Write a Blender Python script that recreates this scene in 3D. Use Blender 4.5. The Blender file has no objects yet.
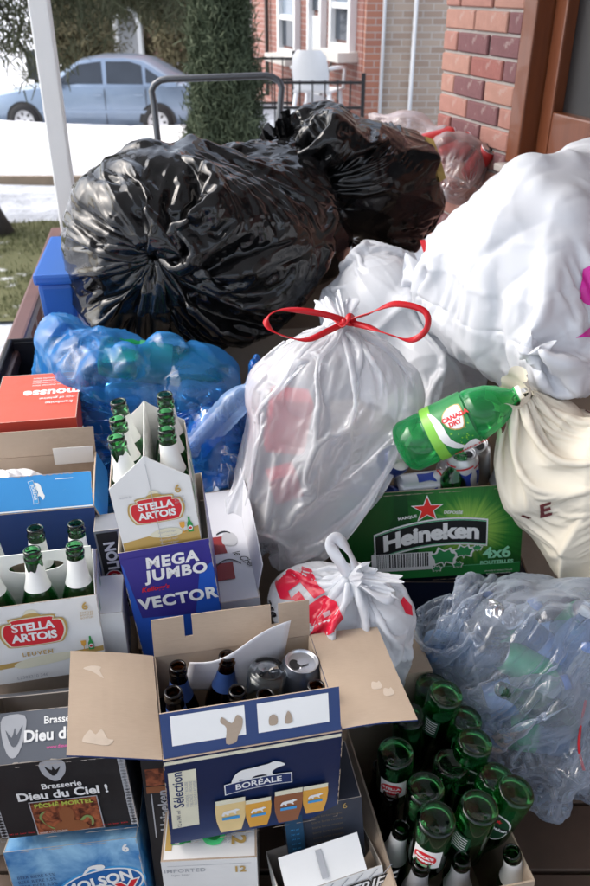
import bpy, bmesh, math, random
import numpy as np
from mathutils import Vector, Matrix, Euler
from mathutils.bvhtree import BVHTree

sc = bpy.context.scene
COL = sc.collection
rad = math.radians

# ---------------------------------------------------------------- camera, sky, sun, exposure
CAM_H, PITCH, FPX = 1.45, rad(29.8), 800.0
cam = bpy.data.cameras.new('camera')
camo = bpy.data.objects.new('camera', cam)
COL.objects.link(camo)
camo.location = (0, 0, CAM_H)
camo.rotation_euler = (rad(90) - PITCH, 0, 0)
cam.sensor_fit = 'HORIZONTAL'
cam.sensor_width = 14.8
cam.lens = FPX / 590.0 * 14.8
cam.clip_start, cam.clip_end = 0.05, 800
cam.dof.use_dof = True
cam.dof.focus_distance = 1.3
cam.dof.aperture_fstop = 4.5
sc.camera = camo

SUN_EL, SUN_AZ = 46, -82          # soft winter light from the open side of the porch
world = bpy.data.worlds.new('World')
sc.world = world
world.use_nodes = True
wn, wl = world.node_tree.nodes, world.node_tree.links
sky = wn.new('ShaderNodeTexSky')
sky.sky_type = 'NISHITA'
sky.sun_disc = False
sky.sun_elevation = rad(SUN_EL)
sky.sun_rotation = rad(SUN_AZ)
sky.air_density, sky.dust_density, sky.ozone_density = 1.0, 4.0, 1.0
hsv = wn.new('ShaderNodeHueSaturation')
hsv.inputs['Saturation'].default_value = 0.55
wl.new(sky.outputs[0], hsv.inputs['Color'])
wl.new(hsv.outputs[0], wn['Background'].inputs['Color'])
wn['Background'].inputs['Strength'].default_value = 0.15
sun = bpy.data.lights.new('sun', 'SUN')
suno = bpy.data.objects.new('sun', sun)
COL.objects.link(suno)
sun.energy, sun.angle, sun.color = .65, rad(70), (1.0, 0.99, 0.975)
sd = Vector((math.sin(rad(SUN_AZ)) * math.cos(rad(SUN_EL)), math.cos(rad(SUN_AZ)) * math.cos(rad(SUN_EL)), math.sin(rad(SUN_EL))))
suno.rotation_euler = sd.to_track_quat('Z', 'Y').to_euler()
suno.location = (-4, -2, 8)
sc.view_settings.view_transform = 'Standard'
sc.view_settings.look = 'None'
sc.view_settings.gamma = 1
sc.view_settings.exposure = 1.38
sc.cycles.max_bounces = 14
sc.cycles.transparent_max_bounces = 16
sc.cycles.transmission_bounces = 12
sc.cycles.caustics_reflective = False

# ---------------------------------------------------------------- helpers
CP, SP = math.cos(PITCH), math.sin(PITCH)
def at(px, py, d):
    x, u = (px - 295) / FPX * d, (443 - py) / FPX * d
    return np.array([x, d * CP + u * SP, CAM_H - d * SP + u * CP])

def atz(px, py, z):
    a = at(px, py, 1.0) - [0, 0, CAM_H]
    return np.array([0, 0, CAM_H]) + a * ((z - CAM_H) / a[2])

def tag(o, label=None, cat=None, group=None, kind=None):
    if label: o['label'] = label
    if cat: o['category'] = cat
    if group: o['group'] = group
    if kind: o['kind'] = kind
    return o

def empty(name, loc=(0, 0, 0), rot=None, label=None, cat=None, group=None):
    o = bpy.data.objects.new(name, None)
    COL.objects.link(o)
    o.empty_display_size = 0.05
    M = Matrix.Translation(Vector([float(v) for v in loc]))
    if rot is not None: M = M @ rot.to_4x4()
    o.matrix_world = M
    return tag(o, label, cat, group)

def ypr(yaw, pitch=0, roll=0):
    return Matrix.Rotation(rad(yaw), 3, 'Z') @ Matrix.Rotation(rad(pitch), 3, 'X') @ Matrix.Rotation(rad(roll), 3, 'Y')

def mobj(name, me, mats=None, parent=None, smooth=False):
    if mats is not None:
        for m in (mats if isinstance(mats, (list, tuple)) else [mats]): me.materials.append(m)
    if smooth: me.polygons.foreach_set('use_smooth', [True] * len(me.polygons))
    o = bpy.data.objects.new(name, me)
    COL.objects.link(o)
    if parent is not None: o.parent = parent
    return o

def pyd(name, V, F, mats=None, parent=None, smooth=False, mi=None):
    me = bpy.data.meshes.new(name)
    me.from_pydata([tuple(map(float, v)) for v in V], [], [tuple(map(int, f)) for f in F])
    if mi is not None: me.polygons.foreach_set('material_index', mi)
    me.update()
    return mobj(name, me, mats, parent, smooth)

def inst(name, me, parent, M=None):
    o = bpy.data.objects.new(name, me)
    COL.objects.link(o)
    o.parent = parent
    if M is not None: o.matrix_local = M
    return o

class MB:
    def __init__(s): s.v, s.f = [], []
    def add(s, V, F):
        n = len(s.v); s.v += [tuple(map(float, v)) for v in V]; s.f += [tuple(n + i for i in f) for f in F]; return s
    def box(s, c, h, R=None):
        c = Vector(c); V = []
        for z in (-1, 1):
            for x, y in ((-1, -1), (1, -1), (1, 1), (-1, 1)):
                p = Vector((x * h[0], y * h[1], z * h[2])); V.append(c + (R @ p if R else p))
        return s.add(V, [(3, 2, 1, 0), (4, 5, 6, 7), (0, 1, 5, 4), (1, 2, 6, 5), (2, 3, 7, 6), (3, 0, 4, 7)])
    def tube(s, pts, r, n=10, closed=False):
        pts = [Vector(p) for p in pts]; V = []; F = []; up = None
        m = len(pts)
        for i, p in enumerate(pts):
            a = pts[i - 1] if (i or closed) else p
            b = pts[(i + 1) % m] if (i < m - 1 or closed) else p
            d = (b - a).normalized()
            if up is None: up = d.orthogonal().normalized()
            up = (up - d * up.dot(d)).normalized(); w = d.cross(up)
            rr = r[i] if isinstance(r, (list, tuple)) else r
            for k in range(n):
                t = 2 * math.pi * k / n
                V.append(p + (up * math.cos(t) + w * math.sin(t)) * rr)
        for i in range(m if closed else m - 1):
            for k in range(n):
                j = (i + 1) % m
                F.append((i * n + k, i * n + (k + 1) % n, j * n + (k + 1) % n, j * n + k))
        if not closed:
            F.append(tuple(range(n - 1, -1, -1))); F.append(tuple((m - 1) * n + k for k in range(n)))
        return s.add(V, F)
    def lathe(s, prof, n=36):
        V = []; F = []
        for r, z in prof:
            for k in range(n):
                t = 2 * math.pi * k / n; V.append((r * math.cos(t), r * math.sin(t), z))
        for i in range(len(prof) - 1):
            for k in range(n): F.append((i * n + k, i * n + (k + 1) % n, (i + 1) * n + (k + 1) % n, (i + 1) * n + k))
        return s.add(V, F)
    def mesh(s, name):
        me = bpy.data.meshes.new(name); me.from_pydata(s.v, [], s.f); me.update(); return me
    def build(s, name, mats, parent=None, smooth=False):
        return mobj(name, s.mesh(name), mats, parent, smooth)

def bevel(o, w, seg=2):
    bm = bmesh.new(); bm.from_mesh(o.data)
    bmesh.ops.bevel(bm, geom=bm.edges[:], offset=w, segments=seg, affect='EDGES', profile=0.6)
    bm.to_mesh(o.data); bm.free(); return o

def autosmooth(o, deg=35):
    me = o.data
    me.polygons.foreach_set('use_smooth', [True] * len(me.polygons))
    bm = bmesh.new(); bm.from_mesh(me); c = rad(deg)
    for e in bm.edges:
        if len(e.link_faces) == 2 and e.calc_face_angle(0) > c: e.smooth = False
    bm.to_mesh(me); bm.free(); return o

# ---------------------------------------------------------------- materials
def nodes(name):
    m = bpy.data.materials.new(name); m.use_nodes = True
    nt = m.node_tree
    return m, nt, nt.nodes['Principled BSDF'], nt.nodes['Material Output']

def mixc(nt, f, a, b, mode='MIX'):
    n = nt.nodes.new('ShaderNodeMix'); n.data_type = 'RGBA'; n.blend_type = mode
    for sock, v in ((n.inputs[0], f), (n.inputs[6], a), (n.inputs[7], b)):
        if hasattr(v, 'links'): nt.links.new(v, sock)
        elif isinstance(v, (int, float)): sock.default_value = v
        else: sock.default_value = (*v, 1)
    return n.outputs[2]

def noise(nt, scale, detail=4, coord='Object', rough=.55, dist=0, vec=None):
    if vec is None:
        tc = nt.nodes.new('ShaderNodeTexCoord'); vec = tc.outputs[coord]
    n = nt.nodes.new('ShaderNodeTexNoise')
    n.inputs['Scale'].default_value = scale; n.inputs['Detail'].default_value = detail
    n.inputs['Roughness'].default_value = rough; n.inputs['Distortion'].default_value = dist
    nt.links.new(vec, n.inputs['Vector']); return n.outputs[0]

def ramp(nt, src, p0, p1, c0=(0, 0, 0), c1=(1, 1, 1)):
    r = nt.nodes.new('ShaderNodeValToRGB')
    r.color_ramp.elements[0].position = p0; r.color_ramp.elements[1].position = p1
    r.color_ramp.elements[0].color = (*c0, 1); r.color_ramp.elements[1].color = (*c1, 1)
    nt.links.new(src, r.inputs[0]); return r.outputs[0]

def bump(nt, b, src, strength, dist=.002):
    n = nt.nodes.new('ShaderNodeBump')
    n.inputs['Strength'].default_value = strength; n.inputs['Distance'].default_value = dist
    nt.links.new(src, n.inputs['Height']); nt.links.new(n.outputs[0], b.inputs['Normal']); return n

MATS = {}
def flat(name, col, rough=.5, metal=0, var=.08, scale=30, spec=.5):
    if name in MATS: return MATS[name]
    m, nt, b, out = nodes(name)
    n = noise(nt, scale)
    dark = tuple(c * (1 - var) for c in col); lite = tuple(min(1, c * (1 + var)) for c in col)
    nt.links.new(mixc(nt, n, dark, lite), b.inputs['Base Color'])
    b.inputs['Roughness'].default_value = rough; b.inputs['Metallic'].default_value = metal
    b.inputs['Specular IOR Level'].default_value = spec
    MATS[name] = m; return m

def printed(name, col, rough=.38, scuff=.5):
    """printed carton board: even ink with light rub marks and faint board waves"""
    if name in MATS: return MATS[name]
    m, nt, b, out = nodes(name)
    n = noise(nt, 9, 5)
    c = mixc(nt, n, tuple(v * .9 for v in col), tuple(min(1, v * 1.08 + .004) for v in col))
    sn = ramp(nt, noise(nt, 60, 8, rough=.75, dist=1.5), .66, .74)
    c2 = mixc(nt, sn, c, tuple(v * .7 + .18 for v in col))
    mm = nt.nodes.new('ShaderNodeMix'); mm.data_type = 'RGBA'; mm.inputs[0].default_value = scuff
    nt.links.new(c, mm.inputs[6]); nt.links.new(c2, mm.inputs[7])
    nt.links.new(mm.outputs[2], b.inputs['Base Color'])
    nt.links.new(ramp(nt, noise(nt, 14, 3), .3, .7, (rough * .8,) * 3, (rough * 1.3,) * 3), b.inputs['Roughness'])
    bump(nt, b, noise(nt, 22, 3), .18, .003)
    MATS[name] = m; return m

def board(name='cardboard', col=(.40, .315, .24)):
    if name in MATS: return MATS[name]
    m, nt, b, out = nodes(name)
    tc = nt.nodes.new('ShaderNodeTexCoord')
    mp = nt.nodes.new('ShaderNodeMapping'); mp.inputs['Scale'].default_value = (1, 14, 1)
    nt.links.new(tc.outputs['Object'], mp.inputs[0])
    f = noise(nt, 70, 6, vec=mp.outputs[0]); g = noise(nt, 7, 4)
    c = mixc(nt, f, tuple(v * .86 for v in col), tuple(v * 1.1 for v in col))
    c = mixc(nt, ramp(nt, g, .35, .75), c, tuple(v * 1.14 for v in col))
    nt.links.new(c, b.inputs['Base Color'])
    b.inputs['Roughness'].default_value = .85; b.inputs['Specular IOR Level'].default_value = .2
    bump(nt, b, f, .12, .002)
    MATS[name] = m; return m

def glass(name, col, rough=.03, ior=1.48):
    if name in MATS: return MATS[name]
    m, nt, b, out = nodes(name)
    n = noise(nt, 25, 4)
    nt.links.new(mixc(nt, n, tuple(c * .85 for c in col), col), b.inputs['Base Color'])
    b.inputs['Transmission Weight'].default_value = 1
    nt.links.new(ramp(nt, noise(nt, 45, 6, rough=.7), .50, .75, (rough,) * 3, (rough + .16,) * 3), b.inputs['Roughness']); b.inputs['IOR'].default_value = ior
    MATS[name] = m; return m

def crease(nt, scale, seed=0.0):
    """film wrinkles: domain-warped ridges"""
    tc = nt.nodes.new('ShaderNodeTexCoord')
    w = nt.nodes.new('ShaderNodeTexNoise'); w.inputs['Scale'].default_value = scale * .35; w.inputs['Detail'].default_value = 2
    nt.links.new(tc.outputs['Object'], w.inputs['Vector'])
    v = nt.nodes.new('ShaderNodeVectorMath'); v.operation = 'MULTIPLY_ADD'
    nt.links.new(w.outputs['Color'], v.inputs[0]); v.inputs[1].default_value = (.28, .28, .28)
    nt.links.new(tc.outputs['Object'], v.inputs[2])
    n = nt.nodes.new('ShaderNodeTexNoise'); n.noise_type = 'RIDGED_MULTIFRACTAL'
    n.inputs['Scale'].default_value = scale; n.inputs['Detail'].default_value = 3; n.inputs['Roughness'].default_value = .45
    nt.links.new(v.outputs[0], n.inputs['Vector'])
    return n.outputs[0]

def pleat(nt, su, sv):
    """creases that run along the bag towards its tie"""
    tc = nt.nodes.new('ShaderNodeTexCoord'); mp = nt.nodes.new('ShaderNodeMapping'); mp.inputs['Scale'].default_value = (su, sv, 1)
    nt.links.new(tc.outputs['UV'], mp.inputs[0])
    w = nt.nodes.new('ShaderNodeTexNoise'); w.inputs['Scale'].default_value = 1.2; w.inputs['Detail'].default_value = 1
    nt.links.new(tc.outputs['Object'], w.inputs['Vector'])
    v = nt.nodes.new('ShaderNodeVectorMath'); v.operation = 'MULTIPLY_ADD'
    nt.links.new(w.outputs['Color'], v.inputs[0]); v.inputs[1].default_value = (4, 1.5, 0); nt.links.new(mp.outputs[0], v.inputs[2])
    n = nt.nodes.new('ShaderNodeTexNoise'); n.noise_type = 'RIDGED_MULTIFRACTAL'
    n.inputs['Scale'].default_value = 1; n.inputs['Detail'].default_value = 2; n.inputs['Roughness'].default_value = .5
    nt.links.new(v.outputs[0], n.inputs['Vector'])
    sp = nt.nodes.new('ShaderNodeSeparateXYZ'); nt.links.new(tc.outputs['UV'], sp.inputs[0])
    mr = nt.nodes.new('ShaderNodeMapRange'); mr.inputs[1].default_value = .35; mr.inputs[2].default_value = .95; mr.inputs[3].default_value = .25; mr.inputs[4].default_value = 1.3
    nt.links.new(sp.outputs['Y'], mr.inputs[0])
    mu = nt.nodes.new('ShaderNodeMath'); mu.operation = 'MULTIPLY'; nt.links.new(n.outputs[0], mu.inputs[0]); nt.links.new(mr.outputs[0], mu.inputs[1])
    return mu.outputs[0]

def film(name, col, rough=.22, transl=0.0, clear=0.0, tcol=None, bscale=14, bstr=.25, bdist=.004, spec=.5, pl=0.0, fine=0.0):
    """thin plastic film: a glossy sheet that passes some light diffusely (transl) and some straight (clear)"""
    m, nt, b, out = nodes(name)
    n = noise(nt, 12, 3)
    nt.links.new(mixc(nt, n, tuple(c * .92 for c in col), tuple(min(1, c * 1.05) for c in col)), b.inputs['Base Color'])
    b.inputs['Roughness'].default_value = rough; b.inputs['Specular IOR Level'].default_value = spec
    bn = bump(nt, b, crease(nt, bscale), bstr, bdist)
    for src, st, ds in ((pleat(nt, 44, 3.0), pl, .006), (crease(nt, bscale * 3.2), fine, .0016)):
        if st:
            b2 = nt.nodes.new('ShaderNodeBump'); b2.inputs['Strength'].default_value = st; b2.inputs['Distance'].default_value = ds
            nt.links.new(src, b2.inputs['Height']); nt.links.new(bn.outputs[0], b2.inputs['Normal']); nt.links.new(b2.outputs[0], b.inputs['Normal']); bn = b2
    sh = b.outputs[0]
    if transl:
        t = nt.nodes.new('ShaderNodeBsdfTranslucent'); t.inputs[0].default_value = (*(tcol or col), 1)
        nt.links.new(bn.outputs[0], t.inputs['Normal'])
        mx = nt.nodes.new('ShaderNodeMixShader'); mx.inputs[0].default_value = transl
        nt.links.new(sh, mx.inputs[1]); nt.links.new(t.outputs[0], mx.inputs[2]); sh = mx.outputs[0]
    if clear:
        t = nt.nodes.new('ShaderNodeBsdfTransparent'); t.inputs[0].default_value = (*(tcol or (1, 1, 1)), 1)
        mx = nt.nodes.new('ShaderNodeMixShader')
        lw = nt.nodes.new('ShaderNodeLayerWeight'); lw.inputs[0].default_value = .35
        nt.links.new(bn.outputs[0], lw.inputs['Normal'])
        mr = nt.nodes.new('ShaderNodeMapRange'); mr.inputs[3].default_value = clear; mr.inputs[4].default_value = clear * .15
        nt.links.new(lw.outputs['Facing'], mr.inputs[0])
        nt.links.new(mr.outputs[0], mx.inputs[0])
        g = nt.nodes.new('ShaderNodeBsdfGlossy'); g.inputs['Roughness'].default_value = rough * .8
        nt.links.new(bn.outputs[0], g.inputs['Normal'])
        gm = nt.nodes.new('ShaderNodeMixShader'); fz = nt.nodes.new('ShaderNodeFresnel'); fz.inputs[0].default_value = 1.5
        nt.links.new(bn.outputs[0], fz.inputs['Normal']); nt.links.new(fz.outputs[0], gm.inputs[0])
        nt.links.new(t.outputs[0], gm.inputs[1]); nt.links.new(g.outputs[0], gm.inputs[2])
        nt.links.new(sh, mx.inputs[1]); nt.links.new(gm.outputs[0], mx.inputs[2]); sh = mx.outputs[0]
    nt.links.new(sh, out.inputs['Surface'])
    MATS[name] = m; return m

CARD = board()
CARDGREY = board('greyboard', (.45, .40, .35))
INK_W = flat('ink white', (.82, .82, .80), .5, var=.03)
INK_K = flat('ink black', (.012, .012, .013), .45)
INK_GOLD = flat('ink gold', (.50, .33, .10), .35)
INK_RED = flat('ink red', (.62, .02, .03), .4)
INK_NAVY = flat('ink navy', (.012, .03, .12), .4)
INK_CREAM = flat('ink cream', (.75, .72, .55), .5)
INK_GREEN = flat('ink green', (.03, .30, .07), .4)
INK_LGREEN = flat('ink light green', (.20, .62, .36), .4)
INK_GREY = flat('ink grey', (.42, .43, .45), .45)
INK_AMBER = flat('ink amber', (.75, .38, .06), .4)
INK_PALE = flat('ink pale amber', (.80, .60, .28), .4)
INK_BROWN = flat('ink brown', (.28, .10, .04), .4)
INK_SKY = flat('ink sky', (.05, .33, .68), .4)
INK_PINK = flat('ink pink', (.80, .08, .35), .4)

# ---------------------------------------------------------------- flat print: polygons and lettering laid on a panel
def text_poly(s, size=1.0, bold=0.0, shear=0.0, align='CENTER', space=1.0):
    c = bpy.data.curves.new('t', 'FONT')
    c.body = s; c.size = size; c.align_x = align; c.align_y = 'CENTER'; c.offset = bold; c.shear = shear
    c.space_character = space; c.resolution_u = 3; c.fill_mode = 'FRONT'
    o = bpy.data.objects.new('t', c)
    me = o.to_mesh()
    V = [(v.co.x, v.co.y) for v in me.vertices]; F = [tuple(p.vertices) for p in me.polygons]
    o.to_mesh_clear(); bpy.data.objects.remove(o); bpy.data.curves.remove(c)
    return V, F

def poly(pts): return list(pts), [tuple(range(len(pts)))]
def rect(x, y, w, h): return poly([(x - w / 2, y - h / 2), (x + w / 2, y - h / 2), (x + w / 2, y + h / 2), (x - w / 2, y + h / 2)])
def disc(x, y, rx, ry=None, n=28, a0=0):
    ry = ry or rx
    return poly([(x + rx * math.cos(2 * math.pi * k / n + a0), y + ry * math.sin(2 * math.pi * k / n + a0)) for k in range(n)])
def star(x, y, r, q=.4): return poly([(x + (r if k % 2 == 0 else r * q) * math.sin(math.pi * k / 5), y + (r if k % 2 == 0 else r * q) * math.cos(math.pi * k / 5)) for k in range(10)])
def band(fn, x0, x1, hw, n=24):
    top = [(x0 + (x1 - x0) * k / n, fn(x0 + (x1 - x0) * k / n) + hw) for k in range(n + 1)]
    bot = [(x0 + (x1 - x0) * k / n, fn(x0 + (x1 - x0) * k / n) - hw) for k in range(n, -1, -1)]
    V = top + bot[::-1]
    return V, [(k, n + 1 + k, n + 2 + k, k + 1) for k in range(n)]
def smoothpoly(pts, n=4):
    """closed Catmull-Rom outline"""
    out = []; m = len(pts)
    for i in range(m):
        p0, p1, p2, p3 = [np.array(pts[(i + k - 1) % m], float) for k in range(4)]
        for j in range(n):
            t = j / n
            out.append(tuple(.5 * ((2 * p1) + (-p0 + p2) * t + (2 * p0 - 5 * p1 + 4 * p2 - p3) * t * t + (-p0 + 3 * p1 - 3 * p2 + p3) * t ** 3)))
    return poly(out)
def xf(vf, dx=0, dy=0, sx=1, sy=None, rot=0, fn=None):
    sy = sx if sy is None else sy
    c, s = math.cos(rad(rot)), math.sin(rad(rot)); V = []
    for x, y in vf[0]:
        x, y = x * sx, y * sy
        x, y = x * c - y * s + dx, x * s + y * c + dy
        if fn: x, y = fn(x, y)
        V.append((x, y))
    return V, vf[1]
def join(*vfs):
    V, F = [], []
    for v, f in vfs:
        n = len(V); V += v; F += [tuple(i + n for i in q) for q in f]
    return V, F

class Frame:
    """a printed face: origin at its centre, U right, V up, N out, in the parent's own axes"""
    def __init__(s, parent, o, U, V):
        s.p, s.o, s.U, s.V = parent, Vector(o), Vector(U).normalized(), Vector(V).normalized()
        s.N = s.U.cross(s.V); s.k = 1
    def put(s, name, vf, m, layer=None):
        if layer is None: layer = s.k; s.k += 1
        h = .00035 * layer
        me = bpy.data.meshes.new(name)
        me.from_pydata([tuple(s.o + s.U * x + s.V * y + s.N * h) for x, y in vf[0]], [], vf[1]); me.update()
        return mobj(name, me, m, s.p)

def refine(vf, maxlen):
    bm = bmesh.new()
    vs = [bm.verts.new((x, y, 0)) for x, y in vf[0]]
    for f in vf[1]:
        try: bm.faces.new([vs[i] for i in f])
        except ValueError: pass
    bmesh.ops.triangulate(bm, faces=bm.faces[:])
    for _ in range(6):
        E = [e for e in bm.edges if e.calc_length() > maxlen]
        if not E: break
        bmesh.ops.subdivide_edges(bm, edges=E, cuts=1)
        bmesh.ops.triangulate(bm, faces=[f for f in bm.faces if len(f.verts) > 3])
    bm.verts.index_update()
    r = [(v.co.x, v.co.y) for v in bm.verts], [tuple(v.index for v in f.verts) for f in bm.faces]
    bm.free(); return r

def print_on(bag, name, vf, c, U, V, m, off=.0012, maxlen=.006, parent=None):
    """print on a bag: the outline is laid onto the wrinkled film itself"""
    U, V = Vector(U).normalized(), Vector(V).normalized(); N = U.cross(V); c = Vector([float(q) for q in c])
    bm = bmesh.new()
    vs = [bm.verts.new((x, y, 0)) for x, y in vf[0]]
    for f in vf[1]:
        try: bm.faces.new([vs[i] for i in f])
        except ValueError: pass
    bmesh.ops.triangulate(bm, faces=bm.faces[:])
    for _ in range(5):
        E = [e for e in bm.edges if e.calc_length() > maxlen]
        if not E: break
        bmesh.ops.subdivide_edges(bm, edges=E, cuts=1)
        bmesh.ops.triangulate(bm, faces=[f for f in bm.faces if len(f.verts) > 3])
    bv = BVHTree.FromPolygons([v.co[:] for v in bag.data.vertices], [p.vertices[:] for p in bag.data.polygons])
    bad = []
    for v in bm.verts:
        p = c + U * v.co.x + V * v.co.y
        h, n, i, d = bv.ray_cast(p + N * .35, -N, .8)
        if h is None: bad.append(v)
        else: v.co = h + N * off
    bmesh.ops.delete(bm, geom=bad, context='VERTS')
    me = bpy.data.meshes.new(name); bm.to_mesh(me); bm.free()
    return mobj(name, me, m, parent or bag, True)

# ---------------------------------------------------------------- cartons
def panel(root, name, o, U, V, T, outer, inner, warp=0.0, seed=0, curl=0.0, n=8, notch=None):
    """one board of a carton, outside face at o+U*u+V*v, thickness vector T pointing in"""
    o, U, V, T = map(Vector, (o, U, V, T)); N = -T.normalized()
    rng = random.Random(seed); a, b, c, d = [rng.uniform(-1, 1) for _ in range(4)]
    Vt = []; F = []; mi = []
    if warp == 0 and curl == 0 and not notch: n = 1
    for k in (0, 1):
        for j in range(n + 1):
            for i in range(n + 1):
                u, v = i / n, j / n
                w = warp * (a * math.sin(3.1 * u + b * 3) * math.sin(3.1 * v + 1) + .5 * c * math.sin(6 * u + d * 6) * v) + curl * v * v
                Vt.append(o + U * u + V * v + T * k + N * w)
    q = (n + 1) ** 2
    def I(i, j, k): return k * q + j * (n + 1) + i
    skip = set(notch or ())
    flip = U.cross(V).dot(N) < 0
    for j in range(n):
        for i in range(n):
            if (i, j) in skip: continue
            f = (I(i, j, 0), I(i + 1, j, 0), I(i + 1, j + 1, 0), I(i, j + 1, 0)); F.append(f[::-1] if flip else f); mi.append(0)
            f = (I(i, j + 1, 1), I(i + 1, j + 1, 1), I(i + 1, j, 1), I(i, j, 1)); F.append(f[::-1] if flip else f); mi.append(1)
            for di, dj, e in ((-1, 0, ((i, j), (i, j + 1))), (1, 0, ((i + 1, j), (i + 1, j + 1))), (0, -1, ((i, j), (i + 1, j))), (0, 1, ((i, j + 1), (i + 1, j + 1)))):
                ii, jj = i + di, j + dj
                if 0 <= ii < n and 0 <= jj < n and (ii, jj) not in skip: continue
                (x0, y0), (x1, y1) = e
                F.append((I(x0, y0, 0), I(x1, y1, 0), I(x1, y1, 1), I(x0, y0, 1))); mi.append(1)
    return pyd(name, Vt, F, [outer, inner], root, mi=mi)

def carton(name, label, cat, pos, rot, dims, outer, inner=CARD, t=.003, top=False, group=None, side=None, front=None, bottom=None):
    w, d, h = dims
    root = empty(name, pos, ypr(*rot), label, cat, group)
    g = .0002
    panel(root, 'front_panel', (0, 0, 0), (w, 0, 0), (0, 0, h), (0, t, 0), front or outer, inner)
    panel(root, 'back_panel', (w, d, 0), (-w, 0, 0), (0, 0, h), (0, -t, 0), outer, inner)
    panel(root, 'side_panel', (0, d - t - g, 0), (0, -d + 2 * t + 2 * g, 0), (0, 0, h), (t, 0, 0), side or outer, inner)
    panel(root, 'side_panel', (w, t + g, 0), (0, d - 2 * t - 2 * g, 0), (0, 0, h), (-t, 0, 0), side or outer, inner)
    panel(root, 'bottom_panel', (t + g, d - t - g, .0005), (w - 2 * t - 2 * g, 0, 0), (0, -d + 2 * t + 2 * g, 0), (0, 0, t), bottom or outer, inner)
    if top: panel(root, 'top_panel', (t + g, t + g, h - .0004), (w - 2 * t - 2 * g, 0, 0), (0, d - 2 * t - 2 * g, 0), (0, 0, -t), outer if top is True else top, inner)
    return root

def edge_wear(fr, w, h, seed, m, sides='lrtb', mx=.0016):
    """ink rubbed off along the folds of a carton face"""
    rg = random.Random(seed); S = []
    for s in sides:
        L = h if s in 'lr' else w; t = -L / 2
        while t < L / 2 - .004:
            l = rg.uniform(.006, .028)
            if rg.random() < .62:
                a, b = t, min(L / 2, t + l); k = 5; inner = []
                for i in range(k + 1): u = a + (b - a) * i / k; inner.append((u, (rg.uniform(.3, 1.0) * mx if 0 < i < k else .0002)))
                pts = [(a, 0)] + inner + [(b, 0)]
                if s == 'l': P_ = [(-w / 2 + d, u) for u, d in pts]
                elif s == 'r': P_ = [(w / 2 - d, u) for u, d in pts]
                elif s == 't': P_ = [(u, h / 2 - d) for u, d in pts]
                else: P_ = [(u, -h / 2 + d) for u, d in pts]
                S.append(poly(P_))
            t += l
    tag(fr.put('worn_edge', join(*S), m), kind='stuff')

def place(root, x, y, z): return np.array(root.matrix_world @ Vector((x, y, z)))

# ---------------------------------------------------------------- ground, street, far setting
GZ = -1.1
SNOW = None
def m_snow():
    m, nt, b, out = nodes('snow')
    n = noise(nt, .8, 6, rough=.6)
    c = mixc(nt, ramp(nt, n, .35, .7), (.78, .80, .84), (.86, .87, .88))
    tc = nt.nodes.new('ShaderNodeTexCoord'); sp = nt.nodes.new('ShaderNodeSeparateXYZ'); nt.links.new(tc.outputs['Object'], sp.inputs[0])
    slush = mixc(nt, ramp(nt, noise(nt, 1.6, 7, rough=.65), .40, .62), (.34, .36, .40), (.66, .70, .76))
    c = mixc(nt, ramp(nt, noise(nt, 14, 5, rough=.7), .62, .72), c, (.62, .62, .62))
    mr = nt.nodes.new('ShaderNodeMapRange'); mr.inputs[1].default_value = 12.4; mr.inputs[2].default_value = 12.1; nt.links.new(sp.outputs['Y'], mr.inputs[0])
    nt.links.new(mixc(nt, mr.outputs[0], c, slush), b.inputs['Base Color'])
    b.inputs['Roughness'].default_value = .7; b.inputs['Subsurface Weight'].default_value = 0
    bump(nt, b, noise(nt, 5, 8, rough=.65), .9, .09); return m
SNOW = m_snow()

def fbm(x, y, s=0):
    v = 0
    for k, (f, a) in enumerate(((.5, .5), (1.1, .28), (2.3, .14), (4.9, .07))):
        v += a * math.sin(f * x * 1.7 + s + k * 2.1 + 1.3 * math.sin(f * y + k)) * math.cos(f * y * 1.3 - s * .7 + k * 1.7 + 1.1 * math.sin(f * x * .8))
    return v

def ground_z(x, y):
    z = GZ + .03 * fbm(x, y, 1)
    if 12.2 < y < 16.6:
        t = (y - 12.2) / 4.4
        bank = math.sin(min(1, t * 1.15) * math.pi) ** .8 if t * 1.15 < 1 else 0
        hgt = .50 if x > -5.0 else .50 + (x + 5.0) * .3
        z += max(.10, bank * (max(.22, hgt) + .16 * fbm(x * 1.3, y * 1.3, 4)))
    if y >= 16.2: z = min(z, -1.26)
    return z
xs = list(np.linspace(-150, -16, 20)) + list(np.linspace(-15, 8, 70)) + list(np.linspace(9, 150, 20))
ys = list(np.linspace(-60, 3, 6)) + list(np.linspace(3.4, 12.1, 30)) + [12.2, 12.24] + list(np.linspace(12.4, 16.2, 40)) + list(np.linspace(16.6, 21.4, 8)) + list(np.linspace(22, 300, 30))
V = []; F = []
for y in ys:
    for x in xs:
        z = ground_z(x, y) if 3 < y < 22 else (GZ if y <= 3 else -1.12)
        V.append((x, y, z))
nx = len(xs)
for j in range(len(ys) - 1):
    for i in range(nx - 1): F.append((j * nx + i, j * nx + i + 1, (j + 1) * nx + i + 1, (j + 1) * nx + i))
tag(pyd('snow_ground', V, F, SNOW, smooth=True), kind='structure')

def m_asphalt():
    m, nt, b, out = nodes('wet asphalt')
    nt.links.new(mixc(nt, ramp(nt, noise(nt, 2.5, 6), .42, .62), (.06, .06, .065), (.42, .43, .46)), b.inputs['Base Color'])
    b.inputs['Roughness'].default_value = .6; return m
tag(pyd('road', [(-150, 16.5, -1.235), (150, 16.5, -1.235), (150, 21.5, -1.235), (-150, 21.5, -1.235)], [(0, 1, 2, 3)], m_asphalt()), kind='structure')
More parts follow.
